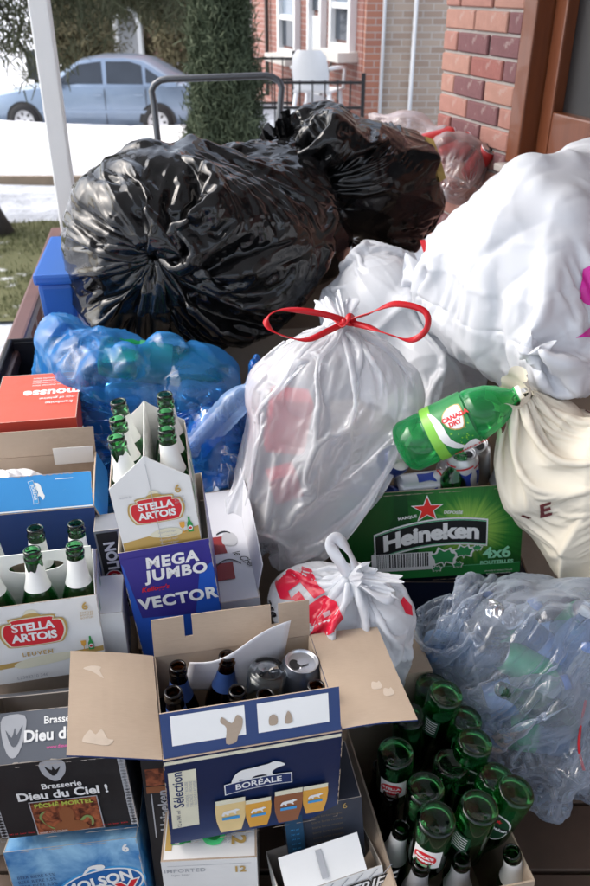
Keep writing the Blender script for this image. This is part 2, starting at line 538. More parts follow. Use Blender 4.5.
# kerb of the front walk under the bank
tag(MB().box((-6.2, 12.16, GZ + .02), (9, .05, .09)).build('kerb', flat('old timber kerb', (.22, .17, .12), .85, var=.3, scale=6)), kind='structure')
# lawn
def m_turf():
    m, nt, b, out = nodes('winter turf')
    n = noise(nt, 3, 8); k = noise(nt, 18, 5)
    c = mixc(nt, k, (.06, .075, .025), (.13, .12, .05))
    nt.links.new(mixc(nt, ramp(nt, n, .60, .72), c, (.75, .77, .80)), b.inputs['Base Color'])
    b.inputs['Roughness'].default_value = .9; return m
rng = random.Random(7)
V = []; F = []
lx0, lx1, ly0, ly1 = -7.5, -1.6, 6.5, 9.9
n = 24
for j in range(n + 1):
    for i in range(n + 1):
        x, y = lx0 + (lx1 - lx0) * i / n, ly0 + (ly1 - ly0) * j / n
        if j in (0, n): y += .18 * fbm(x * 2, y, 3)
        V.append((x, y, ground_z(x, y) + .03))
for j in range(n):
    for i in range(n): F.append((j * (n + 1) + i, j * (n + 1) + i + 1, (j + 1) * (n + 1) + i + 1, (j + 1) * (n + 1) + i))
tag(pyd('lawn', V, F, m_turf(), smooth=True), kind='structure')
V = []; F = []
for k in range(15000):
    x, y = rng.uniform(-5.2, -1.9), rng.uniform(ly0 + .05, ly1 - .02)
    if fbm(x * 2, y * 2, 9) > .28 and rng.random() < .85: continue
    z = ground_z(x, y) + .02; a = rng.uniform(0, 6.3); l = rng.uniform(.03, .075); w = .006; lean = rng.uniform(.2, .9)
    dx, dy = math.cos(a), math.sin(a); n0 = len(V)
    V += [(x - dy * w, y + dx * w, z), (x + dy * w, y - dx * w, z), (x + dx * l * lean, y + dy * l * lean, z + l)]
    F.append((n0, n0 + 1, n0 + 2))
tag(pyd('grass', V, F, flat('winter grass', (.11, .12, .045), .8, var=.5, scale=4)), 'flattened winter grass on the lawn beyond the railing', 'grass', kind='stuff')

def m_brick(name, c1, c2, mortar, scale, wob=.3):
    m, nt, b, out = nodes(name)
    tc = nt.nodes.new('ShaderNodeTexCoord')
    br = nt.nodes.new('ShaderNodeTexBrick')
    nt.links.new(tc.outputs['UV'], br.inputs['Vector'])
    br.inputs['Scale'].default_value = 1.0
    br.inputs['Brick Width'].default_value = .21; br.inputs['Row Height'].default_value = .0675
    br.inputs['Mortar Size'].default_value = .006; br.inputs['Mortar Smooth'].default_value = .2; br.inputs['Bias'].default_value = -.1
    br.inputs['Color1'].default_value = (*c1, 1); br.inputs['Color2'].default_value = (*c2, 1); br.inputs['Mortar'].default_value = (*mortar, 1)
    n = noise(nt, 1.3, 5)
    nt.links.new(mixc(nt, .22, br.outputs['Color'], mixc(nt, n, tuple(v * .6 for v in c1), tuple(v * 1.2 for v in c2))), b.inputs['Base Color'])
    b.inputs['Roughness'].default_value = .9
    inv = nt.nodes.new('ShaderNodeMath'); inv.operation = 'SUBTRACT'; inv.inputs[0].default_value = 1
    nt.links.new(br.outputs['Fac'], inv.inputs[1]); bump(nt, b, inv.outputs[0], .8, .01)
    return m
RED_FAR = m_brick('far red brick', (.30, .135, .105), (.23, .10, .085), (.38, .34, .32), 1)
BEIGE_FAR = m_brick('far beige brick', (.44, .35, .28), (.31, .22, .17), (.56, .53, .50), 1)
ORANGE_FAR = m_brick('far orange brick', (.40, .17, .11), (.33, .14, .10), (.46, .41, .38), 1)

def wallbox(name, p0, p1, z0, z1, t, m, parent):
    """a wall from p0 to p1 (plan), thickness t behind it, with metre UVs"""
    p0, p1 = Vector((*p0, 0)), Vector((*p1, 0)); d = (p1 - p0).normalized(); nrm = Vector((d.y, -d.x, 0)); L = (p1 - p0).length
    V = []
    for off in (0, -t):
        for z in (z0, z1):
            for q in (p0, p1): V.append(q + nrm * off + Vector((0, 0, z)))
    F = [(0, 1, 3, 2), (5, 4, 6, 7), (1, 5, 7, 3), (4, 0, 2, 6), (2, 3, 7, 6), (4, 5, 1, 0)]
    o = pyd(name, V, F, m, parent)
    uv = o.data.uv_layers.new(name='UVMap')
    for p in o.data.polygons:
        for li in p.loop_indices:
            co = o.data.vertices[o.data.loops[li].vertex_index].co
            u = (co - p0).dot(d) + (co - p0).dot(nrm)
            uv.data[li].uv = (u, co.z)
    return o

WHITE_PAINT = flat('white paint', (.78, .79, .80), .5, var=.05, scale=8)
DARKGLASS = flat('dark window glass', (.03, .04, .055), .08, var=.4, scale=2)
PALEGLASS = flat('pale window glass', (.22, .27, .33), .08, var=.4, scale=3)
# neighbour's house: pale front wing, red flank running back to the street
nb = empty('neighbour_house', (.75, 9.6, GZ), label='brick house next door with white windows and a pale brick wing', cat='house')
def nbl(o):
    o.location = (-.75, -9.6, -GZ); return o
AZ = rad(18); wd = np.array([-math.sin(AZ), math.cos(AZ)]); w0 = np.array([.75, 9.66])
def wp(t, out=0.0): return w0 + wd * t + np.array([-math.cos(AZ), -math.sin(AZ)]) * out
nbl(wallbox('pale_wing_wall', (.925, 9.52), (4.2, 9.52), GZ, 5, .3, BEIGE_FAR, nb))
nbl(wallbox('corner_pier', (.745, 9.50), (.922, 9.50), GZ, 5, .3, ORANGE_FAR, nb))
nbl(wallbox('flank_wall', tuple(wp(7.6)), tuple(wp(0.05)), GZ, 5, .3, RED_FAR, nb))
def nb_window(t0, t1, z0, z1, door=False):
    d3 = Vector((wd[0], wd[1], 0)); n3 = Vector((-math.cos(AZ), -math.sin(AZ), 0))
    def P(t, out, z): q = wp(t, out); return Vector((q[0], q[1], z))
    Rm = Matrix((d3, n3, Vector((0, 0, 1)))).transposed()
    tm, zm = (t0 + t1) / 2, (z0 + z1) / 2
    fr = MB(); w = .07
    for a, b, c, d in ((t0, t0 + w, z0, z1), (t1 - w, t1, z0, z1), (t0 + w, t1 - w, z1 - w, z1), (t0 + w, t1 - w, z0, z0 + w)):
        fr.box(P((a + b) / 2, .03, (c + d) / 2), ((b - a) / 2, .05, (d - c) / 2), Rm)
    if not door:
        fr.box(P(tm, .03, z0 + .45), ((t1 - t0) / 2 - w, .035, .03), Rm)
    root = nbl(fr.build('door_frame' if door else 'window_frame', WHITE_PAINT, nb))
    def ch(o): o.parent = root; return o
    if door:
        ch(MB().box(P(tm, .0, z0 + .62), ((t1 - t0) / 2 - w, .03, .55), Rm).build('door_leaf', WHITE_PAINT))
        ch(MB().box(P(tm, .0, z0 + 1.65), ((t1 - t0) / 2 - w, .025, .42), Rm).build('pane', DARKGLASS))
    else:
        ch(MB().box(P(tm, .005, z0 + .26), ((t1 - t0) / 2 - w, .015, .16), Rm).build('pane', DARKGLASS))
        ch(MB().box(P(tm, .005, (z0 + .48 + z1 - w) / 2), ((t1 - t0) / 2 - w, .015, (z1 - w - z0 - .48) / 2), Rm).build('pane', PALEGLASS))
        ch(MB().box(P(tm, .10, z0 - .05), ((t1 - t0) / 2 + .08, .14, .05), Rm).build('sill', flat('stone sill', (.62, .60, .56), .8)))
nb_window(.25, .92, .80, 2.5)
nb_window(2.2, 3.0, .62, 2.5)
nb_window(4.6, 5.4, .62, 2.5)
nb_window(1.2, 1.72, -.05, 2.2, True)
nbl(MB().tube([(1.26, 9.47, GZ), (1.26, 9.47, 1.35)], .022, 8).tube([(1.26, 9.47, 1.35), (1.26, 9.53, 1.40)], .022, 8).build('vent_pipe', flat('grey pvc', (.60, .61, .63), .5), nb, True))
nbl(MB().tube([(.935, 9.49, GZ), (.935, 9.49, 5)], .018, 8).build('cable_conduit', flat('white pvc', (.72, .73, .75), .5), nb, True))
nbl(MB().tube([(wp(3.6, .05)[0], wp(3.6, .05)[1], 0), (wp(3.6, .05)[0], wp(3.6, .05)[1], 5)], .03, 8).build('drainpipe', flat('dark pipe', (.05, .045, .045), .5), nb, True))
# its stoop with fence, chair and shovel
sv = [(-.62, 8.9), (.70, 8.9), (.70, 9.45), (-.18, 12.3), (-1.05, 12.3)]
V = [(x, y, z) for z in (GZ, 0) for x, y in sv]
nn = len(sv)
F = [tuple(range(nn - 1, -1, -1)), tuple(range(nn, 2 * nn))] + [(i, (i + 1) % nn, nn + (i + 1) % nn, nn + i) for i in range(nn)]
st = pyd('concrete_stoop', [(x, y - 8.9, z - GZ) for x, y, z in V], F, flat('stoop concrete', (.40, .40, .40), .85, var=.15, scale=4))
st.location = (0, 8.9, GZ); tag(st, 'raised concrete stoop behind the iron fence next door', 'stoop')
V = []; F = []; ns = 14
for j in range(ns + 1):
    for i in range(ns + 1):
        u, v = i / ns, j / ns
        y = 9.0 + v * 3.2; x1 = .55 - (y - 9.4) * .325 if y > 9.4 else .55
        x0 = -.58 - (y - 8.9) * .12
        V.append((x0 + (x1 - x0) * u, y, .004 + .10 * max(0, math.sin(u * math.pi) * math.sin(v * math.pi)) ** .4 * (1 + .5 * fbm(u * 6, v * 6, 2))))
for j in range(ns):
    for i in range(ns): F.append((j * (ns + 1) + i, j * (ns + 1) + i + 1, (j + 1) * (ns + 1) + i + 1, (j + 1) * (ns + 1) + i))
tag(pyd('stoop_snow', V, F, SNOW, smooth=True), 'crusty snow lying on the stoop behind the iron fence', 'snow', kind='stuff')
IRON = flat('black iron', (.015, .015, .017), .45)
def fence(x0, x1, y, z0, z1, label):
    r = empty('iron_fence', ((x0 + x1) / 2, y, z0), label=label, cat='fence', group='iron fences next door')
    L = (x1 - x0) / 2
    for z in (.12, z1 - z0 - .02, z1 - z0 - .26):
        MB().box((0, 0, z), (L, .012, .014)).build('rail', IRON, r)
    n = int((x1 - x0) / .125)
    pm = MB().box((0, 0, (z1 - z0) / 2), (.008, .008, (z1 - z0) / 2)).mesh('picket'); pm.materials.append(IRON)
    for i in range(n + 1): inst('picket', pm, r, Matrix.Translation((-L + 2 * L * i / n, .02, 0)))
    qm = MB().box((0, 0, (z1 - z0) / 2 + .02), (.02, .02, (z1 - z0) / 2 + .05)).mesh('post'); qm.materials.append(IRON)
    for s in (-1, 1): inst('post', qm, r, Matrix.Translation((s * (L - .0), -.02, 0)))
fence(-.60, .70, 8.95, 0, .60, 'black iron fence along the near edge of the stoop')
fence(-.85, -.02, 11.2, .0, .66, 'black iron fence farther back below the white windows')
# white monobloc chair
PLA = flat('white resin', (.80, .81, .83), .4, var=.03)
ch = empty('plastic_chair', (.26, 9.75, .03), ypr(160), 'white plastic chair standing behind the iron fence', 'chair')
MB().box((0, 0, .40), (.22, .22, .012)).build('seat', PLA, ch)
o = MB()
V = []; F = []
for k in (0, 1):
    for i in range(9):
        u = i / 8 - .5
        for z, hw in ((.42, .20), (.60, .21), (.76, .19), (.82, .13)):
            V.append((u * 2 * hw, .22 + (z - .4) * .25 - .05 * (1 - 4 * u * u) * -1 + k * .012, z))
def gi(k, i, j): return k * 36 + i * 4 + j
for i in range(8):
    for j in range(3):
        F += [(gi(0, i, j), gi(0, i + 1, j), gi(0, i + 1, j + 1), gi(0, i, j + 1)), (gi(1, i, j + 1), gi(1, i + 1, j + 1), gi(1, i + 1, j), gi(1, i, j))]
pyd('backrest', V, F, PLA, ch, True)
for sx in (-1, 1):
    for sy in (-1, 1):
        MB().tube([(sx * .19, sy * .19, .39), (sx * .24, sy * .25, 0)], [.03, .018], 6).build('leg', PLA, ch, True)
    MB().tube([(sx * .23, -.2, .40), (sx * .25, -.18, .62), (sx * .25, .1, .64), (sx * .22, .27, .64)], .02, 6).build('armrest', PLA, ch, True)
sh = empty('snow_shovel', (.30, 10.35, .05), label='long handled shovel leaning by the white door next door', cat='shovel')
MB().tube([(0, 0, .25), (.28, .10, 1.02)], .016, 8).build('handle', flat('grey wood', (.16, .14, .13), .7), sh, True)
MB().tube([(.26, .09, 1.0), (.30, .06, 1.08), (.33, .1, 1.12), (.31, .13, 1.08)], .022, 8).build('grip', INK_K, sh, True)
MB().box((-.03, 0, .13), (.17, .02, .13), Matrix.Rotation(rad(15), 3, 'Y')).build('blade', flat('pale blade', (.65, .67, .70), .5), sh)

# house across the street
fh = empty('far_house', (-6, 34, -1.2), label='dim house across the street behind the blue car', cat='house')
def fhl(o): o.location = (6, -34, 1.2); return o
fhl(wallbox('wall', (-9.5, 34), (1, 34), -1.2, 6, .3, ORANGE_FAR, fh))
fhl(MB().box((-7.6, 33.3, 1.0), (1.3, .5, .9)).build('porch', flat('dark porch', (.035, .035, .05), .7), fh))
fhl(MB().box((-7.6, 33.2, -.35), (1.5, .8, .1)).build('porch_deck', WHITE_PAINT, fh))
fhl(MB().box((-4.3, 33.95, .9), (.6, .06, .9)).build('window', PALEGLASS, fh))
# white garden statue niche seen over the car roof
gn = empty('garden_arch', (-5.05, 27, -1.15), label='small white arched shrine over the roof of the car', cat='shrine')
pts = [(-.42, 0), (.42, 0), (.42, 1.5)] + [(.42 * math.cos(math.pi * k / 10), 1.5 + .55 * math.sin(math.pi * k / 10)) for k in range(1, 10)] + [(-.42, 1.5)]
ipts = [(x * .72, .25 + z * .84) for x, z in pts]
m = len(pts); V = []; F = []
for y in (0, .35):
    V += [(x, y, z) for x, z in pts] + [(x, y, z) for x, z in ipts]
for k in range(m):
    j = (k + 1) % m
    F += [(k, j, m + j, m + k), (2 * m + j, 2 * m + k, 3 * m + k, 3 * m + j), (k, 2 * m + k, 2 * m + j, j), (m + j, 3 * m + j, 3 * m + k, m + k)]
pyd('arch', V, F, WHITE_PAINT, gn)
MB().box((0, .3, 1.0), (.33, .03, .85)).build('back', flat('niche grey', (.45, .46, .48), .7), gn)
sg = empty('mailbox_post', tuple(np.append(at(35, 70, 21)[:2], -1.15)), label='dark upright box standing in the snow beyond the car bonnet', cat='post box')
MB().box((0, 0, .5), (.05, .05, .5)).build('post', INK_K, sg)
bevel(MB().box((0, 0, .78), (.16, .16, .34)).build('box', flat('dark green box', (.03, .035, .035), .5), sg), .02)

# ---------------------------------------------------------------- trees
def needles(name, centers, m, parent, ln=.11, wd_=.010, droop=.4, seed=1, per=9, spread=.07):
    rg = np.random.default_rng(seed); C = np.repeat(np.array(centers), per, 0); n = len(C)
    P = C + rg.normal(0, spread, C.shape)
    D = rg.normal(0, 1, (n, 3)); D[:, 2] -= droop * 1.6; D /= np.linalg.norm(D, axis=1)[:, None]
    S = np.cross(D, rg.normal(0, 1, (n, 3))); S /= np.linalg.norm(S, axis=1)[:, None] + 1e-9
    L = rg.uniform(.5, 1.2, (n, 1)) * ln
    V = np.stack([P - S * wd_, P + S * wd_, P + D * L + S * wd_ * .5, P + D * L - S * wd_ * .5], 1).reshape(-1, 3)
    F = np.arange(n * 4).reshape(-1, 4)
    return pyd(name, V, F, m, parent)
def m_leaf(name, a, b):
    m, nt, bs, out = nodes(name)
    nt.links.new(mixc(nt, noise(nt, 3.5, 4), a, b), bs.inputs['Base Color']); bs.inputs['Roughness'].default_value = .8
    return m
PINE = m_leaf('pine needles', (.050, .062, .030), (.115, .120, .065))
CEDAR = m_leaf('cedar leaves', (.030, .050, .024), (.095, .115, .060))
BUSHM = m_leaf('winter bush', (.085, .080, .035), (.17, .14, .075))
BARK = flat('bark', (.055, .045, .040), .95, var=.5, scale=12)

def cedar(px, d, hw, top, seed):
    b = at(px, 150, d); base = Vector((b[0], b[1], GZ))
    r = empty('cedar_tree', base, label='narrow dark evergreen growing behind the curved metal handle', cat='tree')
    MB().tube([(0, 0, 0), (.02, 0, 1.2), (0, .02, top - .3)], [.06, .04, .01], 7).build('trunk', BARK, r, True)
    rg = np.random.default_rng(seed); cs = []
    for k in range(6400):
        z = rg.uniform(.12, top); t = z / top
        R = hw * (.80 + .20 * min(1, z / .8)) if z < 1.3 else max(.03, hw - .112 * (z - 1.3))
        a = rg.uniform(0, 2 * math.pi); R *= 1 + .16 * math.sin(a * 5 + z * 4) + .10 * math.sin(z * 11 + a * 2)
        q = math.sqrt(rg.uniform(.25, 1)); cs.append((R * q * math.cos(a), R * q * math.sin(a), z))
    needles('crown', cs, CEDAR, r, ln=.075, wd_=.0055, droop=-.7, seed=seed, per=14, spread=.04)
cedar(226, 7.0, .315, 3.8, 3)

def pine(base, limbs, trunk, label, seed, m=PINE):
    r = empty('pine_tree', base, label=label, cat='tree')
    MB().tube(trunk[0], trunk[1], 10).build('trunk', BARK, r, True)
    rg = np.random.default_rng(seed); cs = []; lm = MB()
    for p0, p1, sag, dens in limbs:
        p0, p1 = np.array(p0, float), np.array(p1, float); L = np.linalg.norm(p1 - p0); pts = []
        for k in range(9):
            t = k / 8; q = p0 + (p1 - p0) * t; q[2] -= sag * t * t; pts.append(q)
        lm.tube([tuple(q) for q in pts], [.035 * (1 - k / 9) + .006 for k in range(9)], 6)
        for k in range(int(L * dens)):
            t = rg.uniform(.12, 1); q = p0 + (p1 - p0) * t; q[2] -= sag * t * t
            q = q + rg.normal(0, 1, 3) * [.28, .28, .06] * (1.1 - .5 * t); q[2] -= abs(rg.normal(0, .22)); cs.append(q)
    lm.build('limbs', BARK, r, True)
    needles('crown', cs, m, r, ln=.17, wd_=.010, droop=.8, seed=seed, per=12, spread=.07)
tb = atz(-4, 236, GZ)
tx, ty = tb[0] - .05, tb[1]
def rel(px, py, d): a = at(px, py, d); return (a[0] - tx, a[1] - ty, a[2] - GZ)
pine((tx, ty, GZ), [((-.5, 0, 4.6), rel(50, 2, 9.6), .5, 60), ((-.45, 0, 4.2), rel(20, 6, 9), .5, 60), ((-.6, 0, 5.4), rel(125, -38, 10), .3, 60),
     ((-.6, 0, 5.4), rel(160, -30, 10.5), .3, 60), ((-.6, 0, 5.6), rel(190, -22, 10.8), .3, 60), ((-.6, 0, 5.9), rel(208, -12, 10.4), .3, 60), ((-.6, 0, 5.0), rel(95, -30, 9.4), .3, 55),
     ((-.5, 0, 5.2), rel(60, -40, 9.6), .3, 60), ((-.5, 0, 5.2), rel(140, -50, 10), .3, 60), ((-.4, 0, 3.8), (-3, -.6, 2.6), .4, 50), ((-.5, 0, 4.4), (-2, 2, 3.4), .4, 50)],
     ([(.06, 0, 0), (0, 0, .25), (-.12, 0, .8), (-.3, 0, 2), (-.55, .1, 4), (-.8, .1, 6.5)], [.22, .17, .15, .14, .12, .06]),
     'old conifer at far left with branches hanging across the top', 11)
def bush(px, py, d, sx, sz, z0, label, seed, m=BUSHM, n=900):
    b = at(px, py, d); r = empty('bush', (b[0], b[1], z0), label=label, cat='bush')
    rg = np.random.default_rng(seed); cs = []
    for k in range(n):
        v = rg.normal(0, 1, 3); v /= np.linalg.norm(v); v *= rg.uniform(.35, 1) ** .5 * (1 + .2 * math.sin(5 * v[0] + seed) * math.sin(4 * v[2]))
        cs.append((v[0] * sx, v[1] * sx * .7, sz + v[2] * sz))
    needles('foliage', cs, m, r, ln=.22, wd_=.022, droop=-.3, seed=seed, per=9, spread=.12)
    s = MB()
    for k in range(7): a = k * .9; s.tube([(0, 0, 0), (math.cos(a) * sx * .3, math.sin(a) * sx * .2, sz * .8), (math.cos(a) * sx * .6, math.sin(a) * sx * .4, sz * 1.5)], [.05, .03, .01], 5)
    s.build('stems', BARK, r, True)
bush(82, 60, 22.5, .95, 1.35, -1.2, 'brownish green bush behind the bonnet of the car', 5)
bush(122, 40, 25, 1.2, 1.9, -1.2, 'taller olive bush behind the roof of the car', 6)
bush(190, 35, 24, 1.0, 1.7, -1.2, 'olive bush behind the rear window of the car', 8)

# ---------------------------------------------------------------- parked car (length along x, nose to -x)
def build_car(loc, yaw):
    r = empty('parked_car', loc, ypr(yaw), 'silver blue sedan parked in the street behind the snow bank', 'car')
    paint = None
    m, nt, b, out = nodes('silver blue paint')
    nt.links.new(mixc(nt, noise(nt, 5, 4), (.20, .27, .38), (.25, .32, .42)), b.inputs['Base Color'])
    b.inputs['Metallic'].default_value = .55; b.inputs['Roughness'].default_value = .3; b.inputs['Coat Weight'].default_value = .6; paint = m
    # stations along the length: x, half width low, belt height, half width at belt, underside
    S = [(-2.27, .55, .62, .50, .34), (-2.20, .72, .68, .66, .24), (-1.9, .82, .76, .76, .20), (-1.4, .86, .86, .80, .19), (-.85, .87, .93, .82, .18), (-.2, .87, .95, .83, .18),
         (.6, .87, .96, .83, .18), (1.3, .86, .97, .81, .19), (1.75, .84, .97, .77, .22), (2.15, .78, .95, .70, .30), (2.27, .70, .86, .62, .40)]
    V = []; F = []
    for x, hl, zb, hb, zu in S:
        ring = [(-hl * .9, zu), (-hl, zu + .10), (-hl * 1.01, (zu + zb) / 2), (-hb - .015, zb - .06), (-hb, zb), (-hb * .6, zb + .045), (0, zb + .06), (hb * .6, zb + .045), (hb, zb), (hb + .015, zb - .06), (hl * 1.01, (zu + zb) / 2), (hl, zu + .10), (hl * .9, zu)]
        V += [(x, y, z) for y, z in ring]
    k = 13
    for i in range(len(S) - 1):
        for j in range(k): F.append((i * k + j, i * k + (j + 1) % k, (i + 1) * k + (j + 1) % k, (i + 1) * k + j))
    F.append(tuple(range(k))); F.append(tuple((len(S) - 1) * k + j for j in range(k - 1, -1, -1)))
    body = autosmooth(pyd('body', V, F, paint, r), 40)
    # greenhouse
    roof = [(-.95, .70, .97), (-.25, .60, 1.38), (.1, .58, 1.44), (.7, .58, 1.44), (1.05, .60, 1.38), (1.72, .70, 1.0)]
    V = []; F = []
    for x, hw, z in roof: V += [(x, -hw, z), (x, -hw * .5, z + .03), (x, hw * .5, z + .03), (x, hw, z)]
    for i in range(5):
        for j in range(3): F.append((i * 4 + j, i * 4 + j + 1, (i + 1) * 4 + j + 1, (i + 1) * 4 + j))
    for sgn, a in ((-1, 0), (1, 3)):
        base = len(V)
        for x, hw, z in roof: V.append((x, sgn * .80, .95))
        for i in range(5): F.append((i * 4 + a, (i + 1) * 4 + a, base + i + 1, base + i))
    autosmooth(pyd('roof', V, F, paint, r), 30)
    def side_glass(pts, name='side_window'):
        for s in (-1, 1):
            V = []
            for x, z in pts:
                f = (z - .95) / (1.41 - .95); y = .80 + (.585 - .80) * f + .012; V.append((x, s * y, z))
            pyd(name, V, [tuple(range(len(V)))], DARKGLASS, r)
    side_glass([(-.72, 1.0), (-.22, 1.33), (.22, 1.385), (.26, 1.0)])
    side_glass([(.34, 1.0), (.31, 1.385), (.78, 1.385), (1.02, 1.32), (1.06, 1.0)])
    side_glass([(1.12, 1.02), (1.10, 1.28), (1.38, 1.12), (1.48, 1.03)], 'quarter_window')
    for s in (-1, 1):
        MB().box((-.62, s * .90, 1.0), (.09, .07, .06)).build('mirror', paint, r)
        MB().box((.16, s * .872, .80), (.09, .012, .018)).build('door_handle', paint, r)
        MB().box((.98, s * .872, .81), (.09, .012, .018)).build('door_handle', paint, r)
        MB().box((.30, s * .873, .58), (.006, .006, .33)).build('door_gap', INK_K, r)
        MB().box((-.80, s * .872, .56), (.006, .006, .33)).build('door_gap', INK_K, r)
        MB().box((1.12, s * .866, .66), (.006, .006, .26)).build('door_gap', INK_K, r)
        MB().box((.1, s * .885, .50), (1.15, .008, .03)).build('side_moulding', paint, r)
        MB().box((-2.1, s * .66, .68), (.13, .10, .06), Matrix.Rotation(rad(s * 35), 3, 'Z')).build('headlight', flat('lamp glass', (.6, .62, .66), .15), r)
        MB().box((-2.02, s * .80, .60), (.06, .03, .03), Matrix.Rotation(rad(s * 35), 3, 'Z')).build('turn_signal', flat('orange lens', (.8, .25, .03), .3), r)
        MB().box((2.18, s * .62, .82), (.08, .14, .08), Matrix.Rotation(rad(-s * 20), 3, 'Z')).build('taillight', INK_RED, r)
    for x in (-1.38, 1.33):
        for s in (-1, 1):
            w = MB().lathe([(.20, -.10), (.285, -.10), (.315, -.07), (.315, .07), (.285, .10), (.20, .10)], 28).build('wheel', flat('tyre', (.02, .02, .022), .8), r, True)
            w.rotation_euler = (rad(90), 0, 0); w.location = (x, s * .806, .315)
            MB().lathe([(.0, s * -.07), (.06, s * -.09), (.19, s * -.085), (.205, s * -.10)], 28).build('rim', flat('alloy', (.62, .63, .65), .3, .6), w, True)
            for q in range(7):
                a = q * 2 * math.pi / 7; MB().box((.13 * math.cos(a), .13 * math.sin(a), s * -.094), (.028, .018, .006), Matrix.Rotation(a, 3, 'Z')).build('rim_slot', INK_K, w)
            V = [(x + .375 * math.cos(math.pi * q / 14), s * .882, .30 + .375 * math.sin(math.pi * q / 14)) for q in range(15)]
            pyd('wheel_arch', [v for v in V], [tuple(range(15))], INK_K, r)
    return r
cc = at(103, 100, 16.6)
build_car((cc[0], cc[1], -1.235), -4)

# ---------------------------------------------------------------- the porch: floor, railing, post, house wall with window
PORCH = empty('porch_floor', (0, 0, 0)); tag(PORCH, kind='structure')
PLANK = flat('porch board', (.085, .055, .038), .75, var=.45, scale=9)
for i in range(18):
    y0 = -.25 + i * .145; y1 = y0 + .138
    xl0, xl1 = -1.0, 1.9
    o = MB().box(((xl0 + xl1) / 2, (y0 + y1) / 2, -.016), ((xl1 - xl0) / 2, (y1 - y0) / 2, .016)).build('plank', PLANK, PORCH)
    if 4 < i < 12: bevel(o, .003, 1)
pyd('sub_floor', [(-.99, -.3, -.04), (1.9, -.3, -.04), (1.9, 2.4, -.04), (-.99, 2.4, -.04), (-.99, -.3, GZ), (1.9, -.3, GZ), (1.9, 2.4, GZ), (-.99, 2.4, GZ)],
    [(0, 1, 2, 3), (0, 4, 5, 1), (1, 5, 6, 2), (2, 6, 7, 3), (3, 7, 4, 0)], flat('porch skirt', (.10, .07, .055), .8), PORCH)
for i in range(6):   # far boards of the porch, to the front steps
    y0 = 2.36 + i * .145
    MB().box((.35, y0 + .069, -.016), (1.35, .069, .016)).build('plank', PLANK, PORCH)
pyd('far_skirt', [(-.99, 2.4, -.036), (1.7, 2.4, -.036), (1.7, 3.23, -.036), (-.99, 3.23, -.036), (-.99, 3.23, GZ), (1.7, 3.23, GZ), (-.99, 2.4, GZ)], [(0, 1, 2, 3), (3, 2, 5, 4), (0, 3, 4, 6)], flat('porch skirt', (.1, .07, .055)), PORCH)

RAILM = flat('brown rail paint', (.12, .055, .048), .42, var=.25, scale=10)
RX = lambda y: -.613 - .158 * (y - 1.2)
rl = empty('porch_railing', (RX(1.6), 1.6, 0), label='brown painted railing along the left edge of the porch', cat='railing')
ang = math.atan(.158); Rr = Matrix.Rotation(ang, 3, 'Z')
def rpos(y, off=0): return Vector((RX(y) - RX(1.6) + off, y - 1.6, 0))
o = MB().box(rpos(1.45) + Vector((0, 0, .632)), (.023, 1.62, .018), Rr).build('top_rail', RAILM, rl); bevel(o, .008)
MB().box(rpos(1.45) + Vector((0, 0, .09)), (.020, 1.60, .025), Rr).build('bottom_rail', RAILM, rl)
bal = bevel(MB().box((0, 0, .365), (.014, .014, .2485)).build('baluster', RAILM, rl), .003, 1)
bal.location = rpos(.0); bal.rotation_euler = (0, 0, ang)
for i in range(1, 24):
    inst('baluster', bal.data, rl, Matrix.Translation(rpos(.0 + i * .123)) @ Rr.to_4x4())

POSTM = flat('white post paint', (.80, .80, .78), .45, var=.05, scale=5)
pb = at(45, 0, 2.62)
po = empty('porch_post', (pb[0] - .02, pb[1], 0), ypr(8), 'white square post rising at the left behind the black bag', 'post')
bevel(MB().box((0, 0, 1.45), (.033, .033, 1.45)).build('shaft', POSTM, po), .006)
bevel(MB().box((0, 0, .06), (.046, .046, .06)).build('base_block', POSTM, po), .006)
bevel(MB().box((0, 0, 2.82), (.046, .046, .05)).build('cap_block', POSTM, po), .006)

# porch roof carried by the post
RF = empty('porch_roof', (0, 0, 2.9)); tag(RF, kind='structure')
CEIL = flat('ceiling paint', (.55, .55, .53), .7, var=.08, scale=5)
for i in range(28):
    x0 = -1.15 + i * .11
    MB().box((x0 + .0535, .95, .012), (.0535, 2.45, .012)).build('ceiling_board', CEIL, RF)
MB().box((.39, .95, .10), (1.62, 2.55, .07)).build('roof_deck', flat('roof felt', (.06, .06, .065), .9), RF)
MB().box((-1.20, .95, .0), (.035, 2.55, .09)).build('fascia', POSTM, RF)

# house wall: local x runs along the wall towards the viewer, y into the house
HC = np.array([.526, 3.155])
wallr = empty('house_wall', (HC[0], HC[1], 0), Matrix.Rotation(rad(-72), 3, 'Z'), 'red brick wall of the house beside the wooden window', 'wall')
MORTAR = flat('mortar', (.36, .33, .31), .95, var=.2, scale=40)
W0, W1, S0, S1 = .50, 1.62, .93, 2.30          # window opening along the wall and in height
mw = MB()
for a, b, c, d in ((.004, W0, -1.1, 3.0), (W1, 3.4, -1.1, 3.0), (W0, W1, -1.1, S0), (W0, W1, S1, 3.0)):
    mw.box(((a + b) / 2, .12 + .006, (c + d) / 2), ((b - a) / 2, .12, (d - c) / 2))
mw.build('mortar_bed', MORTAR, wallr)
def m_nearbrick(name, col):
    m, nt, b, out = nodes(name)
    c = mixc(nt, noise(nt, 24, 6), tuple(v * .75 for v in col), tuple(v * 1.15 for v in col))
    c = mixc(nt, ramp(nt, noise(nt, 9, 6, rough=.7), .60, .72), c, (.42, .36, .33))
    nt.links.new(c, b.inputs['Base Color']); b.inputs['Roughness'].default_value = .9
    bump(nt, b, noise(nt, 90, 6), .5, .004); return m
